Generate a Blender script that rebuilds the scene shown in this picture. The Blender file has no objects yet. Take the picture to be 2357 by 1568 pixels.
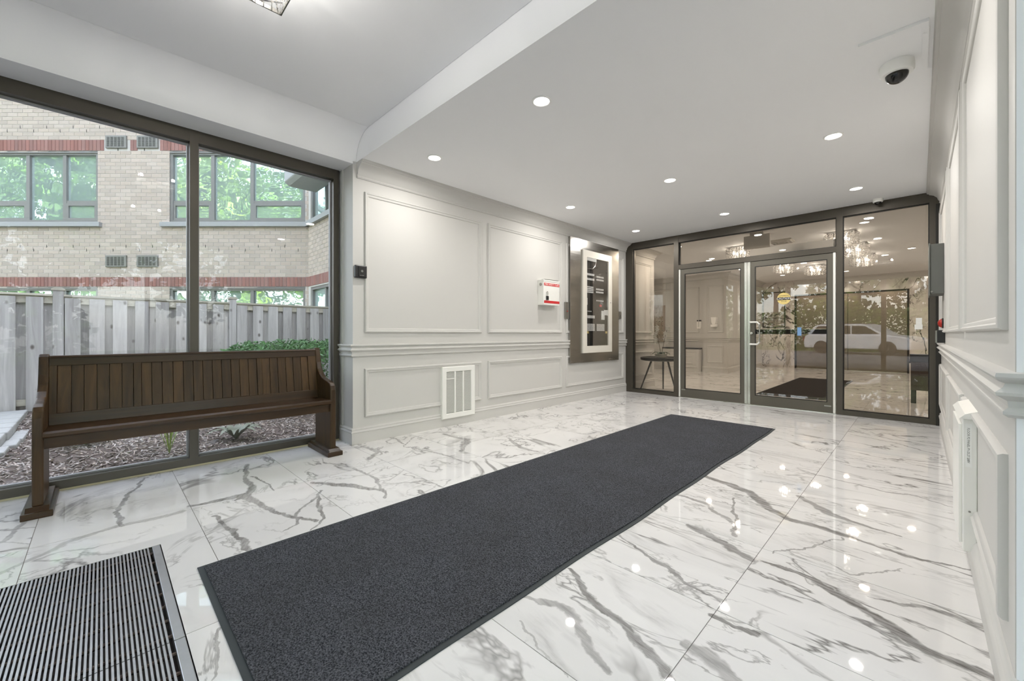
import bpy, bmesh, math, random
from mathutils import Vector, Matrix
random.seed(7)
scene = bpy.context.scene
COL = scene.collection
PI = math.pi

# ------------------------------------------------------------------ camera
cam_d = bpy.data.cameras.new('camera')
cam_d.sensor_width = 36.0
cam_d.lens = 941.0 / 2357.0 * 36.0
cam_d.shift_y = -15.5 / 2357.0
cam_d.clip_start = 0.03
cam_d.clip_end = 300
camera = bpy.data.objects.new('camera', cam_d)
COL.objects.link(camera)
camera.location = (0, 0, 1.01)
camera.rotation_euler = (PI / 2, 0, math.atan(937.5 / 941.0))
scene.camera = camera

# ------------------------------------------------------------------ sky, sun, exposure
world = bpy.data.worlds.new('world')
scene.world = world
world.use_nodes = True
wn = world.node_tree.nodes
wl = world.node_tree.links
wn.clear()
wo = wn.new('ShaderNodeOutputWorld')
bg = wn.new('ShaderNodeBackground')
sky = wn.new('ShaderNodeTexSky')
sky.sky_type = 'NISHITA'
sky.sun_disc = False
sky.sun_elevation = math.radians(48)
sky.sun_rotation = math.radians(-45)
sky.air_density = 1.0
sky.dust_density = 1.2
SKY = 1.02
bg.inputs['Strength'].default_value = SKY
hz = wn.new('ShaderNodeHueSaturation')          # thin high haze: paler than a clear sky
hz.inputs['Saturation'].default_value = 0.42
wl.new(sky.outputs[0], hz.inputs['Color'])
wl.new(hz.outputs[0], bg.inputs['Color'])
wl.new(bg.outputs[0], wo.inputs['Surface'])

sun_d = bpy.data.lights.new('sun', 'SUN')
sun_d.energy = 5.0
sun_d.angle = math.radians(0.6)
sun_d.color = (1.0, 0.95, 0.86)
sun = bpy.data.objects.new('sun', sun_d)
COL.objects.link(sun)
sd = Vector((-0.707 * math.cos(math.radians(48)), 0.707 * math.cos(math.radians(48)), math.sin(math.radians(48))))
sun.rotation_euler = sd.to_track_quat('Z', 'Y').to_euler()
sun.location = (-20, 20, 25)

scene.view_settings.view_transform = 'Standard'
scene.view_settings.look = 'None'
scene.view_settings.gamma = 1.0
scene.view_settings.use_curve_mapping = False
scene.view_settings.exposure = 0.37
scene.cycles.use_denoising = True
scene.cycles.use_adaptive_sampling = True
scene.cycles.adaptive_threshold = 0.10
scene.cycles.adaptive_min_samples = 16
scene.cycles.max_bounces = 7
scene.cycles.diffuse_bounces = 4
scene.cycles.glossy_bounces = 4
scene.cycles.transparent_max_bounces = 16
scene.cycles.caustics_reflective = False
scene.cycles.caustics_refractive = False
scene.cycles.sample_clamp_indirect = 6.0
DOWN_W = 8.5       # watts of each recessed downlight
LOBBY_W = 10.0

# ------------------------------------------------------------------ materials
def lin(c):
    return tuple(((x / 255.0) / 12.92 if x / 255.0 <= 0.04045 else ((x / 255.0 + 0.055) / 1.055) ** 2.4) for x in c)

class NT:
    def __init__(self, name):
        self.m = bpy.data.materials.new(name)
        self.m.use_nodes = True
        self.t = self.m.node_tree
        self.t.nodes.clear()
        self.out = self.n('ShaderNodeOutputMaterial')
    def n(self, typ, **kw):
        nd = self.t.nodes.new(typ)
        for k, v in kw.items():
            setattr(nd, k, v)
        return nd
    def l(self, a, b):
        self.t.links.new(a, b)
    def val(self, sock, v):
        if isinstance(v, bpy.types.NodeSocket):
            self.l(v, sock)
        else:
            sock.default_value = v
    def math(self, op, a, b=None, c=None, clamp=False):
        nd = self.n('ShaderNodeMath', operation=op, use_clamp=clamp)
        self.val(nd.inputs[0], a)
        if b is not None: self.val(nd.inputs[1], b)
        if c is not None: self.val(nd.inputs[2], c)
        return nd.outputs[0]
    def vm(self, op, a, b=None, out=0):
        nd = self.n('ShaderNodeVectorMath', operation=op)
        self.val(nd.inputs[0], a)
        if b is not None:
            self.val(nd.inputs['Scale'] if op == 'SCALE' else nd.inputs[1], b)
        return nd.outputs[out]
    def noise(self, vec, scale, detail=3, rough=0.5, dist=0.0):
        nd = self.n('ShaderNodeTexNoise')
        if vec is not None: self.l(vec, nd.inputs['Vector'])
        nd.inputs['Scale'].default_value = scale
        nd.inputs['Detail'].default_value = detail
        nd.inputs['Roughness'].default_value = rough
        nd.inputs['Distortion'].default_value = dist
        return nd.outputs['Fac']
    def mapr(self, v, a, b, c=0.0, d=1.0):
        nd = self.n('ShaderNodeMapRange')
        self.val(nd.inputs[0], v)
        for i, x in enumerate((a, b, c, d)): nd.inputs[i + 1].default_value = x
        return nd.outputs[0]
    def mix(self, f, a, b):
        nd = self.n('ShaderNodeMix', data_type='RGBA')
        self.val(nd.inputs[0], f)
        for s, v in ((nd.inputs[6], a), (nd.inputs[7], b)):
            if isinstance(v, bpy.types.NodeSocket): self.l(v, s)
            else: s.default_value = (v[0], v[1], v[2], 1)
        return nd.outputs[2]
    def scaled(self, s, coord='Object'):
        tc = self.n('ShaderNodeTexCoord')
        mp = self.n('ShaderNodeMapping')
        self.l(tc.outputs[coord], mp.inputs[0])
        mp.inputs['Scale'].default_value = s
        return mp.outputs[0]
    def bump(self, h, strength, dist=0.01):
        nd = self.n('ShaderNodeBump')
        nd.inputs['Strength'].default_value = strength
        nd.inputs['Distance'].default_value = dist
        self.l(h, nd.inputs['Height'])
        return nd.outputs[0]
    def principled(self, color, rough=0.5, metal=0.0, normal=None, spec=0.5, **kw):
        p = self.n('ShaderNodeBsdfPrincipled')
        if isinstance(color, bpy.types.NodeSocket): self.l(color, p.inputs['Base Color'])
        else: p.inputs['Base Color'].default_value = (*color, 1)
        self.val(p.inputs['Roughness'], rough)
        p.inputs['Metallic'].default_value = metal
        p.inputs['Specular IOR Level'].default_value = spec
        if normal is not None: self.l(normal, p.inputs['Normal'])
        for k, v in kw.items(): self.val(p.inputs[k], v)
        self.l(p.outputs[0], self.out.inputs['Surface'])
        return p

def plain(name, rgb, rough=0.5, metal=0.0, var=0.06, scale=8.0, bump=0.0, bscale=60.0, stretch=(1, 1, 1), spec=0.5, islands=0.0):
    t = NT(name)
    v = t.scaled(stretch)
    c = lin(rgb)
    n = t.noise(v, scale, 4, 0.6)
    dark = tuple(x * (1 - var) for x in c)
    lite = tuple(min(1, x * (1 + var)) for x in c)
    col = t.mix(n, dark, lite)
    if islands:
        g = t.n('ShaderNodeNewGeometry'); oi = t.n('ShaderNodeObjectInfo')
        r = t.math('FRACT', t.math('ADD', g.outputs['Random Per Island'], oi.outputs['Random']))
        hs = t.n('ShaderNodeHueSaturation')
        t.l(t.mapr(r, 0, 1, 1 - islands, 1 + islands), hs.inputs['Value'])
        t.l(t.mapr(t.math('FRACT', t.math('MULTIPLY', r, 7.3)), 0, 1, 1 - islands * .8, 1 + islands * .8), hs.inputs['Saturation'])
        t.l(col, hs.inputs['Color'])
        col = hs.outputs[0]
    nm = None
    if bump:
        nm = t.bump(t.noise(v, bscale, 3, 0.6), bump, 0.004)
    t.principled(col, rough, metal, nm, spec)
    return t.m

def emis(name, rgb, strength):
    t = NT(name)
    e = t.n('ShaderNodeEmission')
    e.inputs[0].default_value = (*rgb, 1)
    e.inputs[1].default_value = strength
    t.l(e.outputs[0], t.out.inputs['Surface'])
    return t.m

def glass(name, tint, gloss=1.0, ior=1.5):
    t = NT(name)
    tr = t.n('ShaderNodeBsdfTransparent'); tr.inputs[0].default_value = (*tint, 1)
    gl = t.n('ShaderNodeBsdfGlossy'); gl.inputs['Roughness'].default_value = 0.0
    gl.inputs[0].default_value = (1, 1, 1, 1)
    fr = t.n('ShaderNodeFresnel'); fr.inputs[0].default_value = ior
    # faint smears keep the pane from being perfectly even
    nz = t.noise(t.scaled((1, 1, 1)), 3.0, 3)
    f = t.math('MULTIPLY', fr.outputs[0], t.mapr(nz, .3, .7, gloss * .95, gloss * 1.05), clamp=True)
    mx = t.n('ShaderNodeMixShader')
    t.l(f, mx.inputs[0]); t.l(tr.outputs[0], mx.inputs[1]); t.l(gl.outputs[0], mx.inputs[2])
    t.l(mx.outputs[0], t.out.inputs['Surface'])
    return t.m
# main veins of the laid tiles: x, y start, x, y end, widths, darkness
VR = [(-0.509, 2.065, -0.312, 2.07, 0.0087, 0.0296, 0.95),
      (-0.312, 2.07, -0.142, 1.967, 0.0296, 0.0357, 0.95),
      (-0.142, 1.967, 0.004, 1.876, 0.0357, 0.0359, 0.95),
      (0.004, 1.876, 0.156, 1.833, 0.0359, 0.0246, 0.95),
      (-0.151, 2.099, 0.016, 2.14, 0.0051, 0.0168, 0.8),
      (0.016, 2.14, 0.151, 2.142, 0.0168, 0.0247, 0.8),
      (-0.522, 2.626, -0.344, 2.642, 0.0355, 0.0404, 0.9),
      (-0.344, 2.642, -0.156, 2.602, 0.0404, 0.0156, 0.9),
      (-0.156, 2.602, -0.022, 2.575, 0.0156, 0.0176, 0.9),
      (-0.022, 2.575, 0.156, 2.61, 0.0176, 0.0083, 0.9),
      (-0.525, 3.069, -0.365, 2.881, 0.0284, 0.0476, 0.8),
      (-0.365, 2.881, -0.186, 2.819, 0.0476, 0.017, 0.8),
      (-0.186, 2.819, -0.063, 2.801, 0.017, 0.0065, 0.8),
      (-0.547, 3.627, -0.17, 3.542, 0.0141, 0.0126, 0.7),
      (-0.17, 3.542, -0.011, 3.58, 0.0126, 0.0101, 0.7),
      (-0.011, 3.58, 0.149, 3.473, 0.0101, 0.0075, 0.7),
      (-0.477, 2.189, -0.386, 2.334, 0.0045, 0.0077, 0.7),
      (-0.386, 2.334, -0.268, 2.59, 0.0077, 0.0048, 0.7),
      (-0.525, 1.553, -0.454, 1.546, 0.0187, 0.0158, 0.9),
      (-0.454, 1.546, -0.384, 1.558, 0.0158, 0.0241, 0.9),
      (-0.527, 1.335, -0.45, 1.325, 0.0357, 0.0401, 0.6),
      (-0.45, 1.325, -0.37, 1.301, 0.0401, 0.0283, 0.6),
      (-1.055, 3.02, -0.779, 2.914, 0.0368, 0.05, 0.9),
      (-0.779, 2.914, -0.536, 2.648, 0.05, 0.0323, 0.9),
      (-0.869, 2.173, -0.722, 2.126, 0.0309, 0.0321, 0.8),
      (-0.722, 2.126, -0.523, 2.052, 0.0321, 0.0291, 0.8),
      (-1.06, 1.82, -0.789, 1.738, 0.0081, 0.0171, 0.8),
      (-0.789, 1.738, -0.659, 1.671, 0.0171, 0.0105, 0.8),
      (-0.659, 1.671, -0.527, 1.651, 0.0105, 0.0061, 0.8),
      (-1.058, 1.414, -0.847, 1.314, 0.0167, 0.0244, 0.85),
      (-0.847, 1.314, -0.689, 1.254, 0.0244, 0.0263, 0.85),
      (-0.689, 1.254, -0.527, 1.175, 0.0263, 0.0249, 0.85),
      (-1.075, 1.141, -0.913, 1.215, 0.01, 0.0264, 0.6),
      (-0.913, 1.215, -0.775, 1.113, 0.0264, 0.0256, 0.6),
      (-0.775, 1.113, -0.651, 1.057, 0.0256, 0.0173, 0.6),
      (-0.799, 2.721, -0.65, 2.228, 0.0119, 0.0162, 0.8),
      (-1.071, 2.544, -0.897, 2.533, 0.0163, 0.0271, 0.7),
      (-0.897, 2.533, -0.723, 2.389, 0.0271, 0.0176, 0.7),
      (-0.996, 1.036, -0.852, 0.985, 0.0069, 0.0052, 0.5),
      (-0.852, 0.985, -0.73, 0.95, 0.0052, 0.0038, 0.5),
      (-0.296, 2.277, -0.203, 2.239, 0.0044, 0.0083, 0.6),
      (-0.203, 2.239, -0.048, 2.43, 0.0083, 0.0042, 0.6),
      (-0.482, 5.315, -0.159, 5.176, 0.0131, 0.0151, 0.6),
      (-0.159, 5.176, 0.137, 4.903, 0.0151, 0.0108, 0.6)]
VL = [(-3.674, 0.79, -3.229, 0.712, 0.0251, 0.0266, 0.8),
      (-3.229, 0.712, -2.974, 0.649, 0.0266, 0.0285, 0.8),
      (-2.974, 0.649, -2.946, 0.581, 0.0285, 0.0159, 0.8),
      (-3.344, 0.777, -3.155, 0.785, 0.0093, 0.0111, 0.8),
      (-3.155, 0.785, -2.935, 0.767, 0.0111, 0.0083, 0.8),
      (-3.024, 0.37, -2.997, 0.626, 0.0229, 0.0408, 0.8),
      (-2.997, 0.626, -2.566, 0.703, 0.0408, 0.0221, 0.8),
      (-2.566, 0.703, -2.315, 0.803, 0.0221, 0.0176, 0.8),
      (-2.76, 0.433, -2.487, 0.481, 0.018, 0.0234, 0.8),
      (-2.487, 0.481, -2.258, 0.48, 0.0234, 0.0185, 0.8),
      (-2.258, 0.48, -2.181, 0.476, 0.0185, 0.012, 0.8),
      (-2.733, 0.988, -2.479, 0.79, 0.0126, 0.0147, 0.7),
      (-2.479, 0.79, -2.354, 0.728, 0.0147, 0.0121, 0.7),
      (-2.354, 0.728, -2.306, 0.642, 0.0121, 0.0066, 0.7),
      (-2.679, 0.942, -2.336, 0.856, 0.0122, 0.0144, 0.8),
      (-2.336, 0.856, -2.206, 0.761, 0.0144, 0.0084, 0.8),
      (-3.844, 0.217, -3.425, 0.105, 0.0114, 0.0199, 0.8),
      (-3.425, 0.105, -3.21, 0.062, 0.0199, 0.0184, 0.8),
      (-3.21, 0.062, -2.959, 0.09, 0.0184, 0.0206, 0.8),
      (-2.925, 1.015, -2.694, 1.154, 0.0222, 0.0433, 0.8),
      (-2.694, 1.154, -2.446, 1.274, 0.0433, 0.0168, 0.8),
      (-3.008, 1.338, -2.649, 1.347, 0.0122, 0.018, 0.7),
      (-2.649, 1.347, -2.339, 1.233, 0.018, 0.0121, 0.7),
      (-2.735, -0.301, -2.921, -0.124, 0.0164, 0.0283, 0.5),
      (-2.921, -0.124, -2.974, 0.042, 0.0283, 0.0271, 0.5),
      (-2.974, 0.042, -2.949, 0.322, 0.0271, 0.0368, 0.5),
      (-3.144, -0.346, -3.549, -0.259, 0.0189, 0.0148, 0.6),
      (-1.697, 0.278, -1.567, 0.248, 0.0089, 0.0102, 0.7),
      (-1.567, 0.248, -1.461, 0.223, 0.0102, 0.0076, 0.7),
      (-3.532, 1.651, -3.289, 1.665, 0.0292, 0.0335, 0.7),
      (-3.289, 1.665, -3.129, 1.517, 0.0335, 0.0262, 0.7),
      (-3.618, 1.997, -3.362, 1.943, 0.0253, 0.0179, 0.8),
      (-3.387, 2.42, -3.059, 2.462, 0.0327, 0.0498, 0.7),
      (-3.059, 2.462, -2.783, 2.169, 0.0498, 0.0223, 0.7),
      (-2.803, 2.763, -2.52, 2.62, 0.0251, 0.029, 0.7),
      (-2.52, 2.62, -2.322, 2.628, 0.029, 0.0167, 0.7),
      (-3.204, 1.938, -2.76, 2.016, 0.0145, 0.0215, 0.6),
      (-2.76, 2.016, -2.504, 2.015, 0.0215, 0.0127, 0.6)]

def marble(name, segs, seed, dens=1.0, world=True, stretch=(1.0, 1.0, 1.0), rough=0.022, white=(0.82, 0.806, 0.79)):
    t = NT(name)
    geo = t.n('ShaderNodeNewGeometry')
    Pw = geo.outputs['Position']
    oi = t.n('ShaderNodeObjectInfo')
    off = t.math('MULTIPLY', oi.outputs['Random'], 61.0)
    mp = t.n('ShaderNodeMapping'); t.l(Pw, mp.inputs[0])
    mp.inputs['Rotation'].default_value = (0, 0, 0.5)
    mp.inputs['Scale'].default_value = stretch
    mp.inputs['Location'].default_value = (seed, seed * .37, 0)
    cb = t.n('ShaderNodeCombineXYZ'); t.l(off, cb.inputs[2])
    Q = t.vm('ADD', mp.outputs[0], cb.outputs[0])
    def vein(scale, width, det, dist, mlo, mhi, mscale):
        n = t.noise(Q, scale, det, 0.55, dist)
        a = t.math('ABSOLUTE', t.math('SUBTRACT', n, 0.5))
        v = t.mapr(a, 0.0, width, 1.0, 0.0)
        mk = t.mapr(t.noise(t.vm('ADD', Q, (9.1, 3.3, 1.7)), mscale, 2), mlo, mhi)
        return t.math('MULTIPLY', v, mk)
    v1 = vein(0.9, 0.020, 5, 1.6, .44, .58, 1.3)
    v2 = vein(1.9, 0.014, 6, 1.1, .42, .56, 1.9)
    v3 = vein(1.25, 0.075, 6, 1.4, .50, .64, 1.1)
    clouds = t.noise(Q, 1.4, 4, 0.6, .6)
    streak = t.mapr(t.noise(t.vm('MULTIPLY', Q, (9, 30, 9)), 1.0, 5, .7), .35, .68, .12, 1.0)
    base = t.mix(t.mapr(clouds, .35, .75), white, tuple(x * .91 for x in white))
    fac = t.math('MAXIMUM', t.math('MULTIPLY', v1, .85 * dens), t.math('MULTIPLY', v2, .6 * dens))
    fac = t.math('MAXIMUM', fac, t.math('MULTIPLY', t.math('MULTIPLY', v3, streak), .40 * dens))
    if segs:
        w1 = t.n('ShaderNodeTexNoise'); w1.inputs['Scale'].default_value = 5.0; w1.inputs['Detail'].default_value = 2
        w2 = t.n('ShaderNodeTexNoise'); w2.inputs['Scale'].default_value = 26.0; w2.inputs['Detail'].default_value = 3
        t.l(Pw, w1.inputs['Vector']); t.l(Pw, w2.inputs['Vector'])
        d1 = t.vm('SCALE', t.vm('SUBTRACT', w1.outputs['Color'], (.5, .5, .5)), .09)
        d2 = t.vm('SCALE', t.vm('SUBTRACT', w2.outputs['Color'], (.5, .5, .5)), .035)
        W = t.vm('MULTIPLY', t.vm('ADD', t.vm('ADD', Pw, d1), d2), (1, 1, 0))
        acc = None
        for (ax, ay, bx, by, wa, wb, dk) in segs:
            dx, dy = bx - ax, by - ay
            L2 = dx * dx + dy * dy
            rel = t.vm('SUBTRACT', W, (ax, ay, 0))
            tt = t.math('MULTIPLY', t.vm('DOT_PRODUCT', rel, (dx / L2, dy / L2, 0), out=1), 1.0, clamp=True)
            vec = t.n('ShaderNodeVectorMath', operation='SCALE')
            vec.inputs[0].default_value = (dx, dy, 0); t.l(tt, vec.inputs['Scale'])
            dist = t.vm('DISTANCE', rel, vec.outputs[0], out=1)
            wd = t.math('MULTIPLY_ADD', tt, (wb - wa) * .75, wa * .75)
            v = t.math('MULTIPLY_ADD', t.math('DIVIDE', dist, wd), -2.4, 2.7, clamp=True)
            v = t.math('MULTIPLY', v, dk)
            acc = v if acc is None else t.math('MAXIMUM', acc, v)
        big = t.math('MULTIPLY', acc, t.mapr(streak, .1, 1.0, .50, 1.0))
        fac = t.math('MAXIMUM', fac, big)
    col = t.mix(t.math('MULTIPLY', fac, 1.0, clamp=True), base, (0.075, 0.066, 0.058))
    t.principled(col, t.mapr(clouds, .3, .8, rough * .8, rough * 1.3), 0.0, None, 0.5)
    return t.m

def wood(name, a, b, rough=0.4, stretch=(6, 6, 60), knots=0.0, coord='Object', spec=.5, obj_var=.25):
    t = NT(name)
    v = t.scaled(stretch, coord)
    oi = t.n('ShaderNodeObjectInfo')
    cb = t.n('ShaderNodeCombineXYZ')
    o = t.math('MULTIPLY', oi.outputs['Random'], 40.0)
    t.l(o, cb.inputs[0]); t.l(o, cb.inputs[1])
    q = t.vm('ADD', v, cb.outputs[0])
    n1 = t.noise(q, 1.0, 6, .65, .8)
    n2 = t.noise(q, .22, 3, .5, .4)
    f = t.math('ADD', t.math('MULTIPLY', n1, .6), t.math('MULTIPLY', n2, .4))
    col = t.mix(t.mapr(f, .32, .68), lin(a), lin(b))
    hs = t.n('ShaderNodeHueSaturation')
    t.l(t.mapr(oi.outputs['Random'], 0, 1, 1 - obj_var, 1 + obj_var), hs.inputs['Value'])
    t.l(col, hs.inputs['Color'])
    c = hs.outputs[0]
    if knots:
        vo = t.n('ShaderNodeTexVoronoi'); vo.inputs['Scale'].default_value = 1.0
        tc2 = t.scaled((7, 7, 4.2), coord)
        t.l(t.vm('ADD', tc2, cb.outputs[0]), vo.inputs['Vector'])
        k = t.mapr(vo.outputs['Distance'], .06, .16, knots, 0)
        c = t.mix(k, c, lin((70, 58, 50)))
    t.principled(c, rough, 0, t.bump(n1, .25, .003), spec)
    return t.m

M = {}
M['paint'] = plain('painted_panelling', (204, 202, 197), .6, var=.015, scale=2, spec=.3)
M['ceil'] = plain('ceiling_paint', (247, 247, 247), .7, var=.012, scale=1.5)
M['pier'] = plain('daylit_pier_paint', (244, 245, 247), .6, var=.015, scale=2, spec=.3)  # whiter than the panelling: entrance daylight put into the colour
M['bronze'] = plain('bronze_aluminium', (84, 79, 71), .42, .55, var=.08, scale=3)
M['door_metal'] = plain('door_aluminium', (100, 96, 87), .45, .45, var=.06, scale=3)
M['alu'] = plain('bright_aluminium', (205, 205, 198), .22, .9, var=.05, scale=6, stretch=(1, 1, .2))
M['white_metal'] = plain('white_enamel', (236, 235, 229), .35, var=.02)
M['gasket'] = plain('black_gasket', (22, 21, 19), .6)
M['blackp'] = plain('black_plastic', (30, 30, 31), .35)
M['greybox'] = plain('grey_powder_coat', (104, 106, 101), .5, .1, var=.05)
M['grout'] = plain('grout', (150, 145, 140), .8)
M['pit'] = plain('pit_dirt', (52, 42, 38), .9, var=.4, scale=30)
M['grille'] = plain('grille_aluminium', (176, 176, 176), .38, .75, var=.12, scale=20)
M['grille_rod'] = plain('grille_rod', (112, 96, 88), .6, .3, var=.3, scale=30)
M['rubber'] = plain('mat_rubber', (52, 58, 60), .7)
M['red'] = plain('red_print', (201, 40, 44), .5)
M['whitep'] = plain('white_print', (248, 247, 243), .5, var=.02)
M['cream'] = plain('cream_panel_door', (226, 221, 209), .4, var=.02)
M['paper'] = plain('paper', (240, 240, 236), .7, var=.02)
M['yellow'] = plain('caution_yellow', (226, 203, 128), .5, var=.03)
M['blue'] = plain('blue_sticker', (120, 160, 205), .5)
M['chrome'] = plain('chrome', (225, 225, 225), .08, 1.0)
M['blacksteel'] = plain('black_steel', (46, 44, 40), .4, .3)
M['darkinner'] = plain('panel_interior', (14, 14, 14), .5)
M['ruby'] = plain('red_plastic', (170, 40, 30), .3)
M['glass'] = glass('clear_glass', (.98, .982, .98), .40)
M['glass_door'] = glass('tinted_glass', (.90, .872, .835), .95)
M['smoke'] = glass('smoked_dome', (.18, .17, .16), 1.2)
M['glass_panel'] = glass('panel_door_glass', (.98, .98, .98), .35)
M['lamp'] = emis('downlight_lens', (1.0, .97, .92), 9.0)
M['bulb'] = emis('chandelier_bulb', (1.0, .93, .82), 30.0)
M['sconce'] = emis('crystal_light_panel', (1.0, .95, .87), 3.5)
M['marble'] = marble('marble_tile', None, 23.0, 1.0, stretch=(.9, 1.6, 1.0))
M['marble_wall'] = marble('marble_wall_slab', None, 5.0, 1.8, stretch=(1.2, .8, .75), rough=.12, white=(.70, .66, .62))
M['wood'] = wood('dark_stained_pine', (36, 26, 15), (90, 66, 38), .38, (14, 22, 1.2), obj_var=.3, spec=.3)
M['wood_h'] = wood('dark_stained_pine_rail', (38, 28, 17), (76, 54, 32), .3, (14, 1.2, 22), obj_var=.15, spec=.35)
M['fence'] = wood('weathered_cedar', (146, 141, 138), (200, 197, 194), .85, (16, 16, 1.1), knots=.8, obj_var=.16)
M['fence_h'] = wood('weathered_cedar_rail', (150, 144, 130), (200, 194, 180), .85, (16, 1.1, 16), obj_var=.1)
M['brick'] = plain('tan_brick', (186, 172, 161), .85, var=.08, scale=30, bump=.3, bscale=150, islands=.09)
M['brick_red'] = plain('red_brick', (146, 106, 99), .85, var=.1, scale=30, bump=.3, bscale=150, islands=.13)
M['mortar'] = plain('mortar', (200, 196, 192), .9, var=.05, scale=40)
M['winframe'] = plain('window_frame_grey', (130, 128, 127), .45, .2, var=.03)
M['winframe_l'] = plain('window_sill_grey', (160, 160, 162), .5, .1, var=.03)
M['ventgrey'] = plain('vent_grey', (132, 130, 126), .5, .2)
M['concrete'] = plain('concrete', (176, 176, 174), .85, var=.12, scale=12, bump=.4, bscale=90)
M['slab'] = plain('painted_concrete_slab', (172, 174, 177), .8, var=.08, scale=5)
M['mulch'] = plain('mulch_ground', (98, 86, 80), .95, var=.4, scale=40, bump=.6, bscale=60)
M['chips'] = plain('wood_chips', (168, 157, 150), .9, var=.3, scale=20, islands=.45)
M['leaf'] = plain('leaf_green', (104, 132, 62), .55, var=.3, scale=4, islands=.35)
M['leaf2'] = plain('leaf_pale_green', (142, 164, 82), .55, var=.3, scale=4, islands=.35)
M['juniper'] = plain('juniper_green', (92, 128, 82), .7, var=.3, scale=6, islands=.3)
M['bark'] = plain('bark', (92, 78, 66), .9, var=.3, scale=12)
M['grass'] = plain('lawn', (120, 142, 72), .9, var=.3, scale=6, bump=.6, bscale=80)
M['asphalt'] = plain('asphalt', (118, 118, 120), .9, var=.1, scale=30)
M['carpaint'] = plain('white_car_paint', (232, 234, 236), .2, var=.01)
M['carglass'] = plain('car_glass', (28, 32, 36), .05)
M['tyre'] = plain('tyre', (28, 28, 28), .8)
M['petal'] = plain('white_petal', (246, 243, 238), .5, var=.03)
M['pot'] = plain('white_ceramic', (222, 219, 208), .3, var=.02)
M['orchid_leaf'] = plain('orchid_leaf', (62, 84, 58), .4, var=.2)
M['wicker'] = plain('dark_wicker', (70, 58, 50), .7, var=.5, scale=90, bump=.8, bscale=110)
M['elevator'] = plain('elevator_steel', (138, 128, 116), .22, .75, var=.08, scale=3, stretch=(1, 1, .15))
M['grey_sign'] = plain('grey_sign_back', (216, 212, 204), .5, var=.02)
M['plate'] = plain('steel_plate', (160, 158, 152), .3, .9)
M['mailbox'] = plain('mailbox_bronze', (168, 154, 140), .4, .5)
M['taillight'] = plain('tail_lens', (150, 20, 16), .2)

def special():
    # walk-off mat pile
    t = NT('mat_pile')
    v = t.scaled((1, 1, 1))
    n = t.noise(v, 190, 2, .7); n2 = t.noise(v, 3, 3)
    c = t.mix(t.mapr(n, .36, .68), lin((30, 32, 36)), lin((104, 106, 112)))
    c = t.mix(t.mapr(n2, .35, .7, 0, .25), c, lin((52, 50, 48)))
    t.principled(c, .95, 0, t.bump(n, 1.0, .006), .15)
    M['pile'] = t.m
    t = NT('lobby_mat_pile')
    v = t.scaled((1, 1, 1)); n = t.noise(v, 160, 2, .7)
    t.principled(t.mix(n, lin((26, 23, 20)), lin((58, 53, 48))), .95, 0, t.bump(n, .8, .005), .15)
    M['pile2'] = t.m
    # brushed stainless steel with long horizontal hairlines
    t = NT('brushed_steel')
    v = t.scaled((3, 1.5, 40)); n = t.noise(v, 1.0, 2, .5)
    v2 = t.scaled((1, .6, 9)); n2 = t.noise(v2, 1.0, 2)
    t.principled(t.mix(n, lin((168, 165, 159)), lin((180, 177, 171))), t.mapr(n, .3, .7, .23, .27), 1.0, t.bump(n2, .12, .02))
    M['steel'] = t.m
    # coated window glass of the house across the yard
    t = NT('coated_window_glass')
    g = t.n('ShaderNodeBsdfGlossy'); g.inputs['Roughness'].default_value = .015
    g.inputs[0].default_value = (.80, .97, .94, 1)
    nb = t.noise(t.scaled((1.2, 1.2, 2.0), 'Generated'), 1.6, 2)
    t.l(t.bump(nb, .12, .03), g.inputs['Normal'])
    d = t.n('ShaderNodeBsdfDiffuse')
    nz = t.noise(t.scaled((1, 1, 1)), 2, 2)
    t.l(t.mix(nz, (.42, .52, .52), (.56, .66, .66)), d.inputs[0])
    mx = t.n('ShaderNodeMixShader'); mx.inputs[0].default_value = .55
    t.l(d.outputs[0], mx.inputs[1]); t.l(g.outputs[0], mx.inputs[2])
    t.l(mx.outputs[0], t.out.inputs['Surface'])
    M['coat'] = t.m
    # cut crystal
    t = NT('crystal')
    tr = t.n('ShaderNodeBsdfTranslucent'); tr.inputs[0].default_value = (.95, .93, .9, 1)
    g = t.n('ShaderNodeBsdfGlossy'); g.inputs['Roughness'].default_value = .08
    tp = t.n('ShaderNodeBsdfTransparent')
    nz = t.noise(t.scaled((1, 1, 1)), 60, 1)
    m1 = t.n('ShaderNodeMixShader'); t.l(t.mapr(nz, .35, .65), m1.inputs[0])
    t.l(tr.outputs[0], m1.inputs[1]); t.l(g.outputs[0], m1.inputs[2])
    m2 = t.n('ShaderNodeMixShader'); m2.inputs[0].default_value = .12
    t.l(m1.outputs[0], m2.inputs[1]); t.l(tp.outputs[0], m2.inputs[2])
    t.l(m2.outputs[0], t.out.inputs['Surface'])
    M['crystal'] = t.m
    # abstract grey seascape painting
    t = NT('seascape_canvas')
    tc = t.n('ShaderNodeTexCoord')
    sp = t.n('ShaderNodeSeparateXYZ'); t.l(tc.outputs['Generated'], sp.inputs[0])
    z = sp.outputs[2]
    mp = t.n('ShaderNodeMapping'); t.l(tc.outputs['Generated'], mp.inputs[0]); mp.inputs['Scale'].default_value = (3, 1, 9)
    n = t.noise(mp.outputs[0], 2.0, 5, .65, .5)
    skyc = t.mix(n, lin((176, 166, 156)), lin((148, 136, 128)))
    sea = t.mix(t.mapr(n, .38, .62), lin((66, 60, 58)), lin((176, 168, 160)))
    t.principled(t.mix(t.mapr(z, .36, .46), sea, skyc), .7)
    M['canvas'] = t.m
special()

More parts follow.
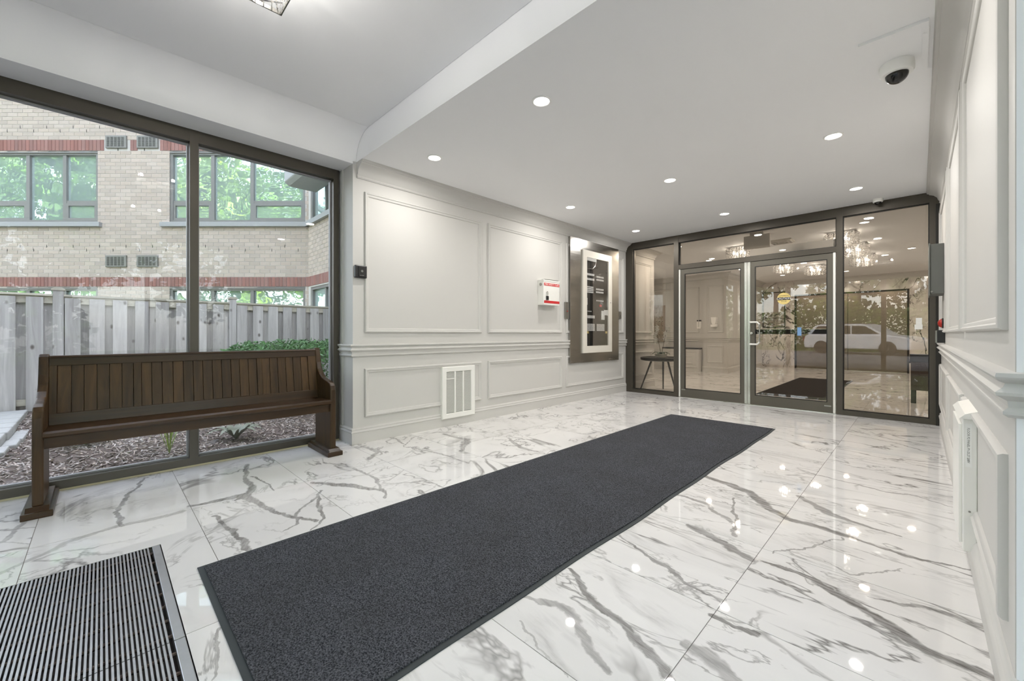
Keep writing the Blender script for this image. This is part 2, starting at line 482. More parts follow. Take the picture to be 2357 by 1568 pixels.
# ------------------------------------------------------------------ mesh helpers
OFF = {}
class MB:
    def __init__(self):
        self.v = []; self.f = []
    def add(self, vs, fs):
        k = len(self.v)
        self.v += [tuple(p) for p in vs]
        self.f += [tuple(i + k for i in f) for f in fs]
        return self
    def box(self, x0, x1, y0, y1, z0, z1):
        return self.add([(x0, y0, z0), (x1, y0, z0), (x1, y1, z0), (x0, y1, z0), (x0, y0, z1), (x1, y0, z1), (x1, y1, z1), (x0, y1, z1)],
                        [(0, 3, 2, 1), (4, 5, 6, 7), (0, 1, 5, 4), (1, 2, 6, 5), (2, 3, 7, 6), (3, 0, 4, 7)])
    def prism(self, pts, axis, a, b):
        n = len(pts)
        def mk(p, t):
            return (t, p[0], p[1]) if axis == 'x' else ((p[0], t, p[1]) if axis == 'y' else (p[0], p[1], t))
        vs = [mk(p, a) for p in pts] + [mk(p, b) for p in pts]
        fs = [tuple(range(n)), tuple(range(2 * n - 1, n - 1, -1))]
        fs += [(i, (i + 1) % n, n + (i + 1) % n, n + i) for i in range(n)]
        return self.add(vs, fs)
    def tube(self, path, r, n=8, cap=True):
        path = [Vector(p) for p in path]
        rs = r if isinstance(r, (list, tuple)) else [r] * len(path)
        vs = []; fs = []
        up = Vector((0, 0, 1))
        for i, p in enumerate(path):
            d = (path[min(i + 1, len(path) - 1)] - path[max(i - 1, 0)]).normalized()
            a = d.cross(up)
            if a.length < 1e-3: a = d.cross(Vector((1, 0, 0)))
            a.normalize(); b = d.cross(a)
            for k in range(n):
                an = 2 * PI * k / n
                vs.append(p + (a * math.cos(an) + b * math.sin(an)) * rs[i])
        for i in range(len(path) - 1):
            for k in range(n):
                fs.append((i * n + k, i * n + (k + 1) % n, (i + 1) * n + (k + 1) % n, (i + 1) * n + k))
        if cap:
            fs.append(tuple(range(n)))
            fs.append(tuple((len(path) - 1) * n + k for k in range(n - 1, -1, -1)))
        return self.add(vs, fs)
    def lathe(self, c, prof, n=24, axis='z'):
        vs = []; fs = []
        for r, h in prof:
            for k in range(n):
                a = 2 * PI * k / n
                x, y = r * math.cos(a), r * math.sin(a)
                vs.append((c[0] + x, c[1] + y, c[2] + h) if axis == 'z' else ((c[0] + h, c[1] + x, c[2] + y) if axis == 'x' else (c[0] + x, c[1] + h, c[2] + y)))
        m = len(prof)
        for i in range(m - 1):
            for k in range(n):
                fs.append((i * n + k, i * n + (k + 1) % n, (i + 1) * n + (k + 1) % n, (i + 1) * n + k))
        fs.append(tuple(range(n))); fs.append(tuple((m - 1) * n + k for k in range(n - 1, -1, -1)))
        return self.add(vs, fs)
    def sweep(self, path, prof, side=1, closed=False, cap=True):
        """extrude profile [(out, z)] along a horizontal polyline with mitred corners"""
        n = len(path); m = len(prof); P2 = [Vector(p) for p in path]
        vs = []
        def nrm(a, b):
            d = (b - a).normalized(); return Vector((d.y, -d.x)) * side
        for i in range(n):
            if closed:
                n0 = nrm(P2[i - 1], P2[i]); n1 = nrm(P2[i], P2[(i + 1) % n])
            else:
                n0 = nrm(P2[max(i - 1, 0)], P2[max(i, 1)]); n1 = nrm(P2[min(i, n - 2)], P2[min(i + 1, n - 1)])
            k = (n0 + n1); k = k / max(0.2, k.dot(n0))
            for o, z in prof:
                q = P2[i] + k * o
                vs.append((q.x, q.y, z))
        fs = []
        for i in range(n if closed else n - 1):
            j = (i + 1) % n
            for k in range(m):
                k2 = (k + 1) % m
                fs.append((i * m + k, i * m + k2, j * m + k2, j * m + k))
        if not closed and cap:
            fs.append(tuple(range(m))); fs.append(tuple((n - 1) * m + k for k in range(m - 1, -1, -1)))
        return self.add(vs, fs)
    def frame(self, a0, a1, z0, z1, prof, mp):
        """moulding swept round a rectangle; prof [(inset, height)], mp(a, z, h) -> xyz"""
        m = len(prof); vs = []
        for cx, cz, sx, sz in ((a0, z0, 1, 1), (a1, z0, -1, 1), (a1, z1, -1, -1), (a0, z1, 1, -1)):
            for w, h in prof:
                vs.append(mp(cx + sx * w, cz + sz * w, h))
        fs = []
        for i in range(4):
            j = (i + 1) % 4
            for k in range(m):
                k2 = (k + 1) % m
                fs.append((i * m + k, i * m + k2, j * m + k2, j * m + k))
        return self.add(vs, fs)
    def build(self, name, mat, parent=None, smooth=False, bevel=0.0, recalc=True, segs=2):
        if parent is not None:
            o = OFF.get(parent.name, (0, 0, 0))
        else:
            xs = [p[0] for p in self.v]; ys = [p[1] for p in self.v]; zs = [p[2] for p in self.v]
            o = ((min(xs) + max(xs)) / 2, (min(ys) + max(ys)) / 2, min(zs))
        me = bpy.data.meshes.new(name)
        me.from_pydata([(p[0] - o[0], p[1] - o[1], p[2] - o[2]) for p in self.v], [], self.f)
        if recalc:
            bm = bmesh.new(); bm.from_mesh(me)
            bmesh.ops.recalc_face_normals(bm, faces=bm.faces)
            bm.to_mesh(me); bm.free()
        me.materials.append(M[mat] if isinstance(mat, str) else mat)
        if smooth:
            me.polygons.foreach_set('use_smooth', [True] * len(me.polygons))
        ob = bpy.data.objects.new(name, me)
        COL.objects.link(ob)
        if parent is not None: ob.parent = parent
        else: ob.location = o
        OFF[ob.name] = o
        if bevel:
            b = ob.modifiers.new('bevel', 'BEVEL'); b.width = bevel; b.segments = segs; b.limit_method = 'ANGLE'; b.angle_limit = math.radians(40)
        if smooth:
            try:
                me.set_sharp_from_angle(angle=math.radians(38))
            except Exception:
                pass
        return ob

def tag(o, label=None, cat=None, group=None, kind=None):
    if label: o['label'] = label
    if cat: o['category'] = cat
    if group: o['group'] = group
    if kind: o['kind'] = kind
    return o

def thing(name, label, cat, loc=(0, 0, 0), rotz=0.0, group=None, local=False, kind=None):
    o = bpy.data.objects.new(name, None)
    o.empty_display_size = .1
    COL.objects.link(o)
    o.location = loc; o.rotation_euler = (0, 0, rotz)
    OFF[o.name] = (0, 0, 0) if local else tuple(loc)
    return tag(o, label, cat, group, kind)

def inst(src, parent, loc):
    """another object that shares the mesh of src; loc is local to parent"""
    c = bpy.data.objects.new(src.data.name, src.data)
    COL.objects.link(c); c.parent = parent; c.location = loc
    return c

def dup(root, loc, label=None):
    c = root.copy(); COL.objects.link(c); c.location = loc
    if label: c['label'] = label
    for ch in list(root.children):
        d = ch.copy(); COL.objects.link(d); d.parent = c
        for g in list(ch.children):
            e = g.copy(); COL.objects.link(e); e.parent = d
    return c

def B(*a): return MB().box(*a)

def text(name, body, size, org, rt, up, mat, parent, align='CENTER', sx=1.0):
    cu = bpy.data.curves.new('tmp', 'FONT'); cu.body = body; cu.size = size
    cu.align_x = align; cu.align_y = 'CENTER'; cu.resolution_u = 3
    to = bpy.data.objects.new('tmp', cu); COL.objects.link(to)
    me = bpy.data.meshes.new_from_object(to)
    bpy.data.objects.remove(to); bpy.data.curves.remove(cu)
    rt = Vector(rt); up = Vector(up); org = Vector(org)
    mb = MB()
    mb.v = [tuple(org + rt * (v.co.x * sx) + up * v.co.y) for v in me.vertices]
    mb.f = [tuple(p.vertices) for p in me.polygons]
    bpy.data.meshes.remove(me)
    return mb.build(name, mat, parent, recalc=False)

def leaves(mb, pts, size, rng, aspect=.55):
    for p in pts:
        a = Vector((rng.gauss(0, 1), rng.gauss(0, 1), rng.gauss(0, .6))).normalized()
        b = a.cross(Vector((rng.gauss(0, 1), rng.gauss(0, 1), rng.gauss(0, 1)))).normalized()
        s = size * rng.uniform(.6, 1.3)
        p = Vector(p)
        mb.add([p - a * s, p + b * s * aspect, p + a * s, p - b * s * aspect], [(0, 1, 2, 3)])

# moulding profiles
PANEL = [(0, 0), (0, .010), (.006, .019), (.016, .021), (.022, .014), (.034, .012), (.040, .006), (.042, 0)]
BASE = [(0, 0), (.014, 0), (.014, .100), (.020, .106), (.018, .116), (.012, .122), (.014, .134), (.006, .146), (0, .148)]
RAIL = [(0, .800), (.012, .800), (.022, .808), (.022, .816), (.012, .826), (.014, .842), (.034, .856), (.036, .864), (.022, .876), (.018, .886), (.030, .892), (.036, .902), (.034, .912), (0, .914)]
CROWN = [(0, 2.440), (.010, 2.440), (.018, 2.450), (.012, 2.462), (.018, 2.472), (.026, 2.482), (.034, 2.51), (.060, 2.538), (.095, 2.552), (.098, 2.562), (.112, 2.566), (.118, 2.585), (0, 2.585)]

# ================================================================== SETTING
WX, RX, YP, YE = -3.655, 0.170, 6.50, -1.50     # left wall, right wall, partition, entrance wall
ZC, ZE = 2.585, 2.82                            # ceilings
Y0 = 1.614                                      # where the panelled walls start
LX0, LX1, LY1 = -5.7, 1.3, 14.5                 # lobby behind the partition
HOLE = (-2.58, -0.86, -1.25, 0.20)              # floor grille pit

def minus(r, h):
    x0, x1, y0, y1 = r; a0, a1, b0, b1 = h
    if a1 <= x0 or a0 >= x1 or b1 <= y0 or b0 >= y1: return [r]
    out = []
    if a0 > x0: out.append((x0, a0, y0, y1))
    if a1 < x1: out.append((a1, x1, y0, y1))
    m0, m1 = max(x0, a0), min(x1, a1)
    if b0 > y0: out.append((m0, m1, y0, b0))
    if b1 < y1: out.append((m0, m1, b1, y1))
    return out

zones = [(-3.93, .47, YE, Y0), (WX, RX, Y0, 6.52), (WX, 1.3, 6.52, 7.58), (LX0, LX1, 7.58, LY1)]
fm = MB()
for z in zones:
    for r in minus(z, HOLE): fm.box(r[0] - .02, r[1] + .02 if r[1] != HOLE[0] else r[1], r[2], r[3], -.12, -.0025)
fm.box(HOLE[0], HOLE[1], HOLE[2], HOLE[3], -.14, -.075)
floor = tag(fm.build('floor', 'grout'), 'floor slab under polished white marble tiles', None, None, 'structure')
TX, TY, TX0, TY0 = 1.22, .6092, -.524, .3665
for i in range(-5, 2):
    for j in range(-4, 24):
        r = (TX0 + i * TX + .0014, TX0 + (i + 1) * TX - .0014, TY0 + j * TY + .0014, TY0 + (j + 1) * TY - .0014)
        mb = MB()
        for z in zones:
            q = (max(r[0], z[0]), min(r[1], z[1]), max(r[2], z[2]), min(r[3], z[3]))
            if q[1] - q[0] < .01 or q[3] - q[2] < .01: continue
            for s in minus(q, HOLE):
                if s[1] - s[0] > .003 and s[3] - s[2] > .003:
                    mb.box(s[0], s[1], s[2], s[3], -.010, 0)
        if mb.v:
            mt = 'marble'
            if r[2] < 6.6:                     # each tile keeps only the veins that cross it
                right = r[0] > -1.76
                near = [s for s in VR + VL if min(s[0], s[2]) < r[1] + .1 and max(s[0], s[2]) > r[0] - .1 and min(s[1], s[3]) < r[3] + .1 and max(s[1], s[3]) > r[2] - .1]
                mt = marble('marble_tile', near, 3.0 if right else 11.0, .9 if right else .8, stretch=(.75, 1.9, 1.0) if right else (1, 1, 1))
            mb.build('tile', mt, floor)

# ---- ceilings
ceil = tag(B(-4.0, 2.0, 1.65, 7.5, ZC, 3.0).box(-5.85, 2.0, 7.5, 15.0, ZC, 3.0).build('ceiling', 'ceil'), 'flat white ceiling of the corridor with recessed lights', None, None, 'structure')
ce = tag(B(-4.2, .75, YE - .1, 1.648, ZE, 3.0).build('ceiling_entry', 'ceil'), 'raised white ceiling over the entrance', None, None, 'structure')
prof = [(-4.12, 2.575), (-3.915, 2.575), (-3.915, 2.562), (WX, 2.562), (WX, 2.60)]
prof += [(WX + .24 * (1 - math.cos(a)), 2.60 + .219 * math.sin(a)) for a in [k * PI / 16 for k in range(1, 9)]] + [(-4.12, 2.819)]
MB().prism(prof, 'y', YE, 1.648).build('cove', 'ceil', ce, smooth=True)
MB().prism([(.17 + (WX - x), z) for x, z in prof], 'y', YE, 1.648).build('cove', 'ceil', ce, smooth=True)

# ---- panelled walls
def panelled(name, label, wx, sgn, y1, yr, mat, panels, xback, ret):
    w = tag(B(min(wx, xback), max(wx, xback), Y0, yr, 0, ZC - .001).build(name, mat), label, None, None, 'structure')
    side = 1 if sgn > 0 else -1
    path = [(ret, Y0), (wx, Y0), (wx, y1)]
    if ret > 0: B(wx + .002, ret, Y0 - .003, Y0, 0, 2.562).build('daylit_end_facing', 'pier', w)  # thin facing that carries the pier's painted-in daylight tone
    for nm, pr in (('baseboard', BASE), ('chair_rail', RAIL)):
        MB().sweep(path, pr, side).build(nm, mat, w, smooth=True)
    MB().sweep([(wx - sgn * .002, 1.652), (wx - sgn * .002, y1)], CROWN, side).build('crown_moulding', mat, w, smooth=True)
    for a0, a1 in panels:
        for z0, z1 in ((1.02, 2.33), (.235, .685)):
            MB().frame(a0, a1, z0, z1, PANEL, lambda a, z, h: (wx + sgn * h, a, z)).build('panel_moulding', mat, w, smooth=True)
    return w
PN = [(1.722, 3.154), (3.257, 4.677), (4.78, 6.404)]
wl_ = panelled('wall_left', 'white panelled wall with chair rail and crown moulding beside the glazing', WX, 1, YP, 7.58, 'paint', PN, -4.0, -3.912)
wr_ = panelled('wall_right', 'white panelled wall with chair rail carrying the grey box', RX, -1, YP, 6.60, 'paint', PN, .48, .60)
B(-3.912, -3.862, Y0 - .008, Y0, .15, 2.562).build('jamb_trim', 'paint', wl_)
w4 = thing('window_added', 'bronze framed glazing added out of view to let in daylight', None, (.49, .05, 0), kind='structure')  # unseen side glazing, added so more daylight reaches the entrance
B(.427, .545, YE, 1.592, 2.470, 2.574).build('head', 'bronze', w4)
B(.427, .545, YE, 1.592, 0.0, .066).build('sill', 'bronze', w4)
for a, b in ((1.543, 1.592), (.471, .524), (-.60, -.547), (-1.5, -1.452)):
    B(.425, .545, a, b, .012, 2.574).build('mullion', 'bronze', w4)
for a, b in ((-1.452, -.60), (-.547, .471), (.524, 1.543)):
    B(.495, .503, a + .004, b - .004, .07, 2.466).build('pane', 'glass', w4)
tag(B(.482, .70, Y0, Y0 + .3, 0, ZC - .001).build('wall_pier', 'pier'), 'white end of the right panelled wall', None, None, 'structure')

# ---- left glazing
win = thing('window_1', 'bronze framed floor-to-ceiling glazing overlooking the fence', None, (-3.96, .05, 0), kind='structure')
gx0, gx1 = -4.03, -3.912
B(gx0, gx1, YE, 1.592, 2.470, 2.574).build('head', 'bronze', win)
B(gx0, gx1, YE, 1.592, 0.012, .066).build('sill', 'bronze', win)
B(gx1 - .05, gx1 + .004, YE, 1.592, 0.0, .012).build('sill_sealant', plain('cream_sealant', (206, 197, 164), .7), win)
for a, b in ((1.543, 1.592), (.471, .524), (-.60, -.547), (-1.5, -1.452)):
    B(gx0, gx1 + .002, a, b, .012, 2.574).build('mullion', 'bronze', win)
for a, b in ((-1.452, -.60), (-.547, .471), (.524, 1.543)):
    g = MB()
    g.frame(a, b, .066, 2.470, [(0, 0), (0, .03), (.012, .03), (.012, 0)], lambda y, z, h: (-4.0 + h, y, z))
    g.build('glazing_bead', 'winframe_l', win)
    B(-3.988, -3.980, a + .004, b - .004, .07, 2.466).build('pane', 'glass', win)

# ---- partition with the double doors
part = thing('window_2', 'bronze framed glass partition with transom and sidelights around the double doors', None, (-1.75, YP + .05, 0), kind='structure')
pf, pb = YP, YP + .10
m = 'bronze'
B(WX + .002, RX - .002, pf, pb, 2.470, ZC - .002).build('head', m, part)
for n_, a, b in (('jamb', WX + .002, -3.52), ('mullion', -2.80, -2.724), ('mullion', -.738, -.673), ('jamb', .080, .168)):
    B(a, b, pf - .003, pb, 0, 2.575).build(n_, m, part)
B(.128, .168, pf - .02, pf, 0, 2.44).build('jamb_cover', 'blacksteel', part)
B(-2.724, -.738, pf - .002, pb, 2.036, 2.105).build('transom_bar', m, part)
for a, b in ((-3.52, -2.80), (-.673, .080)):
    B(a, b, pf - .001, pb, 0, .062).build('sill', m, part)
def pane_set(a, b, z0, z1, parent, y, mat='glass_door'):
    MB().frame(a, b, z0, z1, [(0, 0), (0, .02), (.009, .02), (.009, 0)], lambda x, z, h: (x, y - .006 - h, z)).build('gasket', 'gasket', parent)
    return B(a + .002, b - .002, y - .004, y + .004, z0 + .002, z1 - .002).build('pane', mat, parent)
pane_set(-3.52, -2.80, .062, 2.470, part, 6.55)
pane_set(-.673, .080, .062, 2.470, part, 6.55)
pane_set(-2.724, -.738, 2.105, 2.470, part, 6.55)
for a, b in ((-2.722, -2.699), (-.770, -.745)):
    B(a, b, pf + .006, pf + .05, .01, 2.034).build('hinge_strip', 'white_metal', part)
tag(B(-2.724, -.738, pf + .004, pf + .085, 0, .007).build('door_threshold', 'alu'), 'flat aluminium threshold under the glass double doors', 'threshold')

def door(name, label, a, b, g0, g1, strip):
    d = thing(name, label, None, ((a + b) / 2, pf + .04, .012), kind='structure')
    y0, y1 = pf + .012, pf + .062
    B(a, g0, y0, y1, .012, 2.032).build('stile', 'door_metal', d)
    B(g1, b, y0, y1, .012, 2.032).build('stile', 'door_metal', d)
    B(g0, g1, y0, y1, 1.960, 2.032).build('top_rail', 'door_metal', d)
    B(g0, g1, y0, y1, .012, .138).build('bottom_rail', 'door_metal', d)
    pane_set(g0, g1, .138, 1.960, d, pf + .037)
    B(strip[0], strip[1], y0 - .004, y1, .012, 2.032).build('meeting_strip', 'alu', d)
    return d
d1 = door('door_1', 'glass door leaf in bronze aluminium frame, without a handle', -2.697, -1.778, -2.634, -1.826, (-1.777, -1.744))
d2 = door('door_2', 'glass door leaf in bronze aluminium frame with caution sticker and pull handle', -1.703, -.773, -1.646, -.829, (-1.738, -1.704))
B(-2.68, -2.62, pf + .009, pf + .012, .118, .134).build('label_plate', 'plate', d1)
B(-.86, -.79, pf + .009, pf + .012, .085, .10).build('label_plate', 'plate', d2)
# pull handle: square-cornered D
hz0, hz1, hx = .862, 1.172, -1.672
p = [(-1.676, pf + .01, hz1), (-1.676, pf - .055, hz1)]
hp = MB()
hp.tube([(-1.692, pf + .01, hz1), (-1.692, pf - .045, hz1), (-1.680, pf - .06, hz1), (-1.60, pf - .06, hz1), (-1.572, pf - .06, hz1 - .03), (-1.572, pf - .06, hz0 + .03), (-1.60, pf - .06, hz0), (-1.680, pf - .06, hz0), (-1.692, pf - .045, hz0), (-1.692, pf + .01, hz0)], .0125, 10)
hp.build('pull_handle', 'white_metal', d2, smooth=True)
MB().lathe((-1.684, pf - .006, 1.018), [(.022, .018), (.022, .004), (.016, -.004), (.006, -.006)], 20, 'y').build('lock_cylinder', 'alu', d2, smooth=True)
B(-1.650, -.825, pf + .064, pf + .105, 1.005, 1.068).build('push_bar', 'gasket', d2, bevel=.006)
B(-1.650, -.825, pf + .064, pf + .11, 1.068, 1.074).build('push_bar_edge', 'alu', d2)
# automatic caution sticker
st = MB().lathe((-1.302, pf + .031, 1.488), [(.079, 0), (.079, .0015)], 40, 'y').build('caution_sticker', 'yellow', d2)
B(-1.378, -1.226, pf + .0298, pf + .0305, 1.468, 1.506).build('sticker_band', 'blackp', d2)
text('sticker_text', 'CAUTION', .036, (-1.302, pf + .0290, 1.488), (1, 0, 0), (0, 0, 1), 'whitep', d2)
text('sticker_text', 'AUTOMATIC', .021, (-1.302, pf + .0300, 1.525), (1, 0, 0), (0, 0, 1), 'blackp', d2)
text('sticker_text', 'DOOR', .021, (-1.302, pf + .0300, 1.450), (1, 0, 0), (0, 0, 1), 'blackp', d2)
B(-1.150, -1.105, pf + .0305, pf + .0315, .985, 1.095).build('blue_sticker', 'blue', d2)
# papers on the right sidelight
nb = thing('paper_notice', 'two overlapping white paper notices taped on the sidelight glass', 'notice', (-.005, pf + .048, 1.03))
B(-.028, .022, pf + .0425, pf + .0435, 1.10, 1.19).build('sheet', 'paper', nb)
B(-.038, .026, pf + .0415, pf + .0423, 1.06, 1.115).build('sheet', 'paper', nb)

# ---- entrance wall behind the camera
ew = thing('window_3', 'bronze framed entrance glazing towards the car park', None, (-1.7, YE - .05, 0), kind='structure')
B(-3.92, .47, YE - .1, YE, 2.47, 2.819).build('head', 'bronze', ew)
B(-3.92, .47, YE - .1, YE, 0, .06).build('sill', 'bronze', ew)
for a in (-3.92, -2.85, -1.75, -.72, .37):
    B(a, a + .10, YE - .1, YE, .06, 2.47).build('mullion', 'bronze', ew)
for a in (-2.85, -1.75):
    B(a + .10, a + 1.05, YE - .1, YE, 2.06, 2.13).build('transom_bar', 'bronze', ew)
for a, b in ((-3.82, -2.85), (-2.75, -1.75), (-1.65, -.72), (-.62, .37)):
    B(a, b, YE - .055, YE - .047, .06, 2.47).build('pane', 'glass', ew)

# ---- lobby shell
def wall(name, label, mat, *boxes):
    mb = MB()
    for b in boxes: mb.box(*b)
    return tag(mb.build(name, mat), label, None, None, 'structure')
lw = wall('wall_lobby_alcove', 'panelled wall of the mailbox alcove in the lobby', 'paint', (LX0, -3.61, 11.362, 11.6, 0, ZC - .001))
wall('wall_lobby_left', 'plain wall closing the mailbox alcove', 'paint', (LX0 - .1, LX0, 7.48, 11.6, 0, ZC - .001), (LX0, -4.0, 7.48, 7.58, 0, ZC - .001))
wall('wall_lobby_right', 'plain wall on the far side of the lobby', 'paint', (LX1, LX1 + .1, 6.5, LY1 + .1, 0, ZC - .001), (RX + .31, LX1, 6.50, 6.6, 0, ZC - .001))
wm = wall('wall_lobby_marble', 'veined marble wall at the back of the lobby', 'marble_wall', (-3.47, -2.62, LY1, LY1 + .1, 0, ZC - .001), (-.18, LX1, LY1, LY1 + .1, 0, ZC - .001), (-2.62, -.18, LY1, LY1 + .1, 2.16, ZC - .001))
wp = wall('wall_lobby_pier', 'panelled pier carrying the dispenser in the lobby', 'paint', (-4.08, -3.47, 11.30, 11.36, 0, ZC - .001), (-3.60, -3.47, 11.36, LY1 + .1, 0, ZC - .001))
# mouldings on the lobby walls
MB().sweep([(-4.08, 11.36), (-4.08, 11.30), (-3.47, 11.30), (-3.47, LY1)], BASE, 1).build('baseboard', 'paint', wp, smooth=True)
MB().sweep([(-4.08, 11.36), (-4.08, 11.30), (-3.47, 11.30), (-3.47, LY1)], RAIL, 1).build('chair_rail', 'paint', wp, smooth=True)
MB().sweep([(-4.08, 11.36), (-4.08, 11.30), (-3.47, 11.30), (-3.47, LY1)], CROWN, 1).build('crown_moulding', 'paint', wp, smooth=True)
for z0, z1 in ((1.04, 2.27), (.25, .70)):
    MB().frame(-3.97, -3.57, z0, z1, PANEL, lambda a, z, h: (a, 11.30 - h, z)).build('panel_moulding', 'paint', wp, smooth=True)
for pr, nm in ((BASE, 'baseboard'), (RAIL, 'chair_rail'), (CROWN, 'crown_moulding')):
    MB().sweep([(LX0, 11.36), (-4.09, 11.36)], pr, 1).build(nm, 'paint', lw, smooth=True)
    MB().sweep([(WX, 6.61), (WX, 7.58), (-3.99, 7.58)], pr, 1).build(nm, 'paint', wl_, smooth=True)
MB().frame(-5.5, -4.2, 1.04, 2.27, PANEL, lambda a, z, h: (a, 11.36 - h, z)).build('panel_moulding', 'paint', lw, smooth=True)
for z0, z1 in ((1.02, 2.33), (.235, .685)):
    MB().frame(6.72, 7.48, z0, z1, PANEL, lambda a, z, h: (WX + h, a, z)).build('panel_moulding', 'paint', wl_, smooth=True)
MB().sweep([(-2.62, LY1), (LX1, LY1)], [(o * .6, z) for o, z in CROWN], 1).build('crown_moulding', 'paint', wm, smooth=True)

# ================================================================== THINGS IN THE CORRIDOR
# ---- recessed downlights
def point(name, parent, loc, power, rad, color=(1, .93, .84)):
    d = bpy.data.lights.new(name, 'POINT'); d.energy = power; d.shadow_soft_size = rad; d.color = color
    o = bpy.data.objects.new(name, d); COL.objects.link(o); o.parent = parent; o.location = loc
    return o
def area(name, parent, loc, power, size, color=(1, .97, .94), spread=180):
    d = bpy.data.lights.new(name, 'AREA'); d.shape = 'DISK'; d.size = size; d.energy = power; d.color = color
    d.spread = math.radians(spread)
    o = bpy.data.objects.new(name, d); COL.objects.link(o); o.parent = parent; o.location = loc
    return o
def downlight(x, y, zc, label, group, power, tone=(1, .97, .94)):
    t = thing('recessed_downlight', label, 'light', (x, y, zc), group=group)
    MB().lathe((x, y, zc), [(.066, 0), (.066, -.004), (.056, -.007), (.052, -.004), (.052, 0)], 28).build('trim_ring', 'whitep', t, smooth=True)
    MB().lathe((x, y, zc), [(.052, -.001), (.052, -.0035)], 28).build('lens', 'lamp', t)
    area('lamp', t, (0, 0, -.012), power, .10, tone)
    return t
dl = None
for x, col_ in ((-3.07, 'beside the fire panel wall'), (-1.81, 'over the runner mat'), (-.485, 'on the dome camera side')):
    for y, row_ in ((2.10, 'next to the ceiling drop'), (4.11, 'in the middle row'), (5.765, 'before the glass partition')):
        downlight(x, y, ZC, 'round recessed corridor downlight ' + col_ + ' ' + row_, 'corridor downlights', DOWN_W)
for x, y in ((-3.1, 7.35), (-3.2, 9.2), (-.55, 7.6), (-2.6, 12.9), (-1.3, 13.2), (-.1, 10.5), (.2, 13.0), (-4.7, 9.4)):
    downlight(x, y, ZC, 'round recessed downlight in the lobby ceiling beyond the doors', 'lobby downlights', LOBBY_W, (1, .89, .76))

# ---- square crystal ceiling light over the entrance, and a copy added for brightness
def crystal_light(ox, label):
    global cl
    cl = thing('crystal_ceiling_light', label, 'light', (-2.065 + ox, .418, ZE))
    fx0, fx1, fy0, fy1, fz = -2.29 + ox, -1.84 + ox, .193, .643, 2.62
    B(fx0 + .08, fx1 - .08, fy0 + .08, fy1 - .08, 2.80, ZE).build('ceiling_plate', 'chrome', cl)
    for a in ((fx0, fx0 + .006, fy0, fy1), (fx1 - .006, fx1, fy0, fy1), (fx0, fx1, fy0, fy0 + .006), (fx0, fx1, fy1 - .006, fy1)):
        B(a[0], a[1], a[2], a[3], fz, fz + .018).build('frame_bar', 'plate', cl)
    B(fx0 + .06, fx1 - .06, fy0 + .06, fy1 - .06, 2.650, 2.656).build('light_panel', 'sconce', cl)
    rg = random.Random(3); rods = MB()
    for k in range(60):
        x = fx0 + .01 + rg.random() * .42; y = fy0 + .01 + rg.random() * .42; a = rg.uniform(0, PI); L = rg.uniform(.04, .14)
        dx, dy = math.cos(a) * L / 2, math.sin(a) * L / 2
        x = min(max(x, fx0 + .01 + abs(dx)), fx1 - .01 - abs(dx)); y = min(max(y, fy0 + .01 + abs(dy)), fy1 - .01 - abs(dy))
        rods.tube([(x - dx, y - dy, 2.627), (x + dx, y + dy, 2.627)], .004, 5)
    for k in range(36):
        t_ = k / 36 * .43
        for q in ((fx0 + .008, fy0 + .01 + t_), (fx1 - .008, fy0 + .01 + t_), (fx0 + .01 + t_, fy0 + .008), (fx0 + .01 + t_, fy1 - .008)):
            if k % 3: continue
            rods.tube([(q[0], q[1], 2.622), (q[0] + rg.uniform(-.004, .004), q[1], 2.818)], .003, 4)
    tag(rods.build('crystal_rods', 'crystal', cl), kind='stuff')
    for qx in (-.13, .13):
        for qy in (-.13, .13):
            point('lamp', cl, (qx, qy, -.145), 3.6, .02, (1, .97, .93))
crystal_light(0, 'square flush crystal ceiling light in thin metal frame, nearer the glazing beside the bench')
crystal_light(1.5, 'copy of the square crystal ceiling light, added out of view to brighten the entrance')  # unseen second fitting, added to raise the light level at the entrance

# ---- floor grille
gr = thing('floor_grille', 'aluminium foot grille set into the marble floor', 'grille', (-1.72, -.5, -.04))
gx = [(HOLE[0] + .004, -1.738), (-1.734, HOLE[1] - .004)]
for a, b in gx:
    B(a, b, HOLE[3] - .032, HOLE[3] - .003, -.03, .001).build('frame_bar', 'grille', gr, bevel=.002)
    B(a, b, HOLE[2] + .003, HOLE[2] + .032, -.03, .001).build('frame_bar', 'grille', gr, bevel=.002)
    n = 0; src = None; y = HOLE[3] - .047
    while y > HOLE[2] + .05:
        if src is None:
            y_s = y
            src = MB().prism([(y - .0030, 0), (y + .0030, 0), (y + .0014, -.03), (y - .0014, -.03)], 'x', a, b).build('slat', 'grille', gr)
        else:
            inst(src, gr, (0, y - y_s, 0))
        y -= .0118
    x = a + .05
    while x < b:
        MB().tube([(x, HOLE[2] + .02, -.014), (x, HOLE[3] - .02, -.014)], .006, 6).build('support_rod', 'grille_rod', gr)
        x += .105

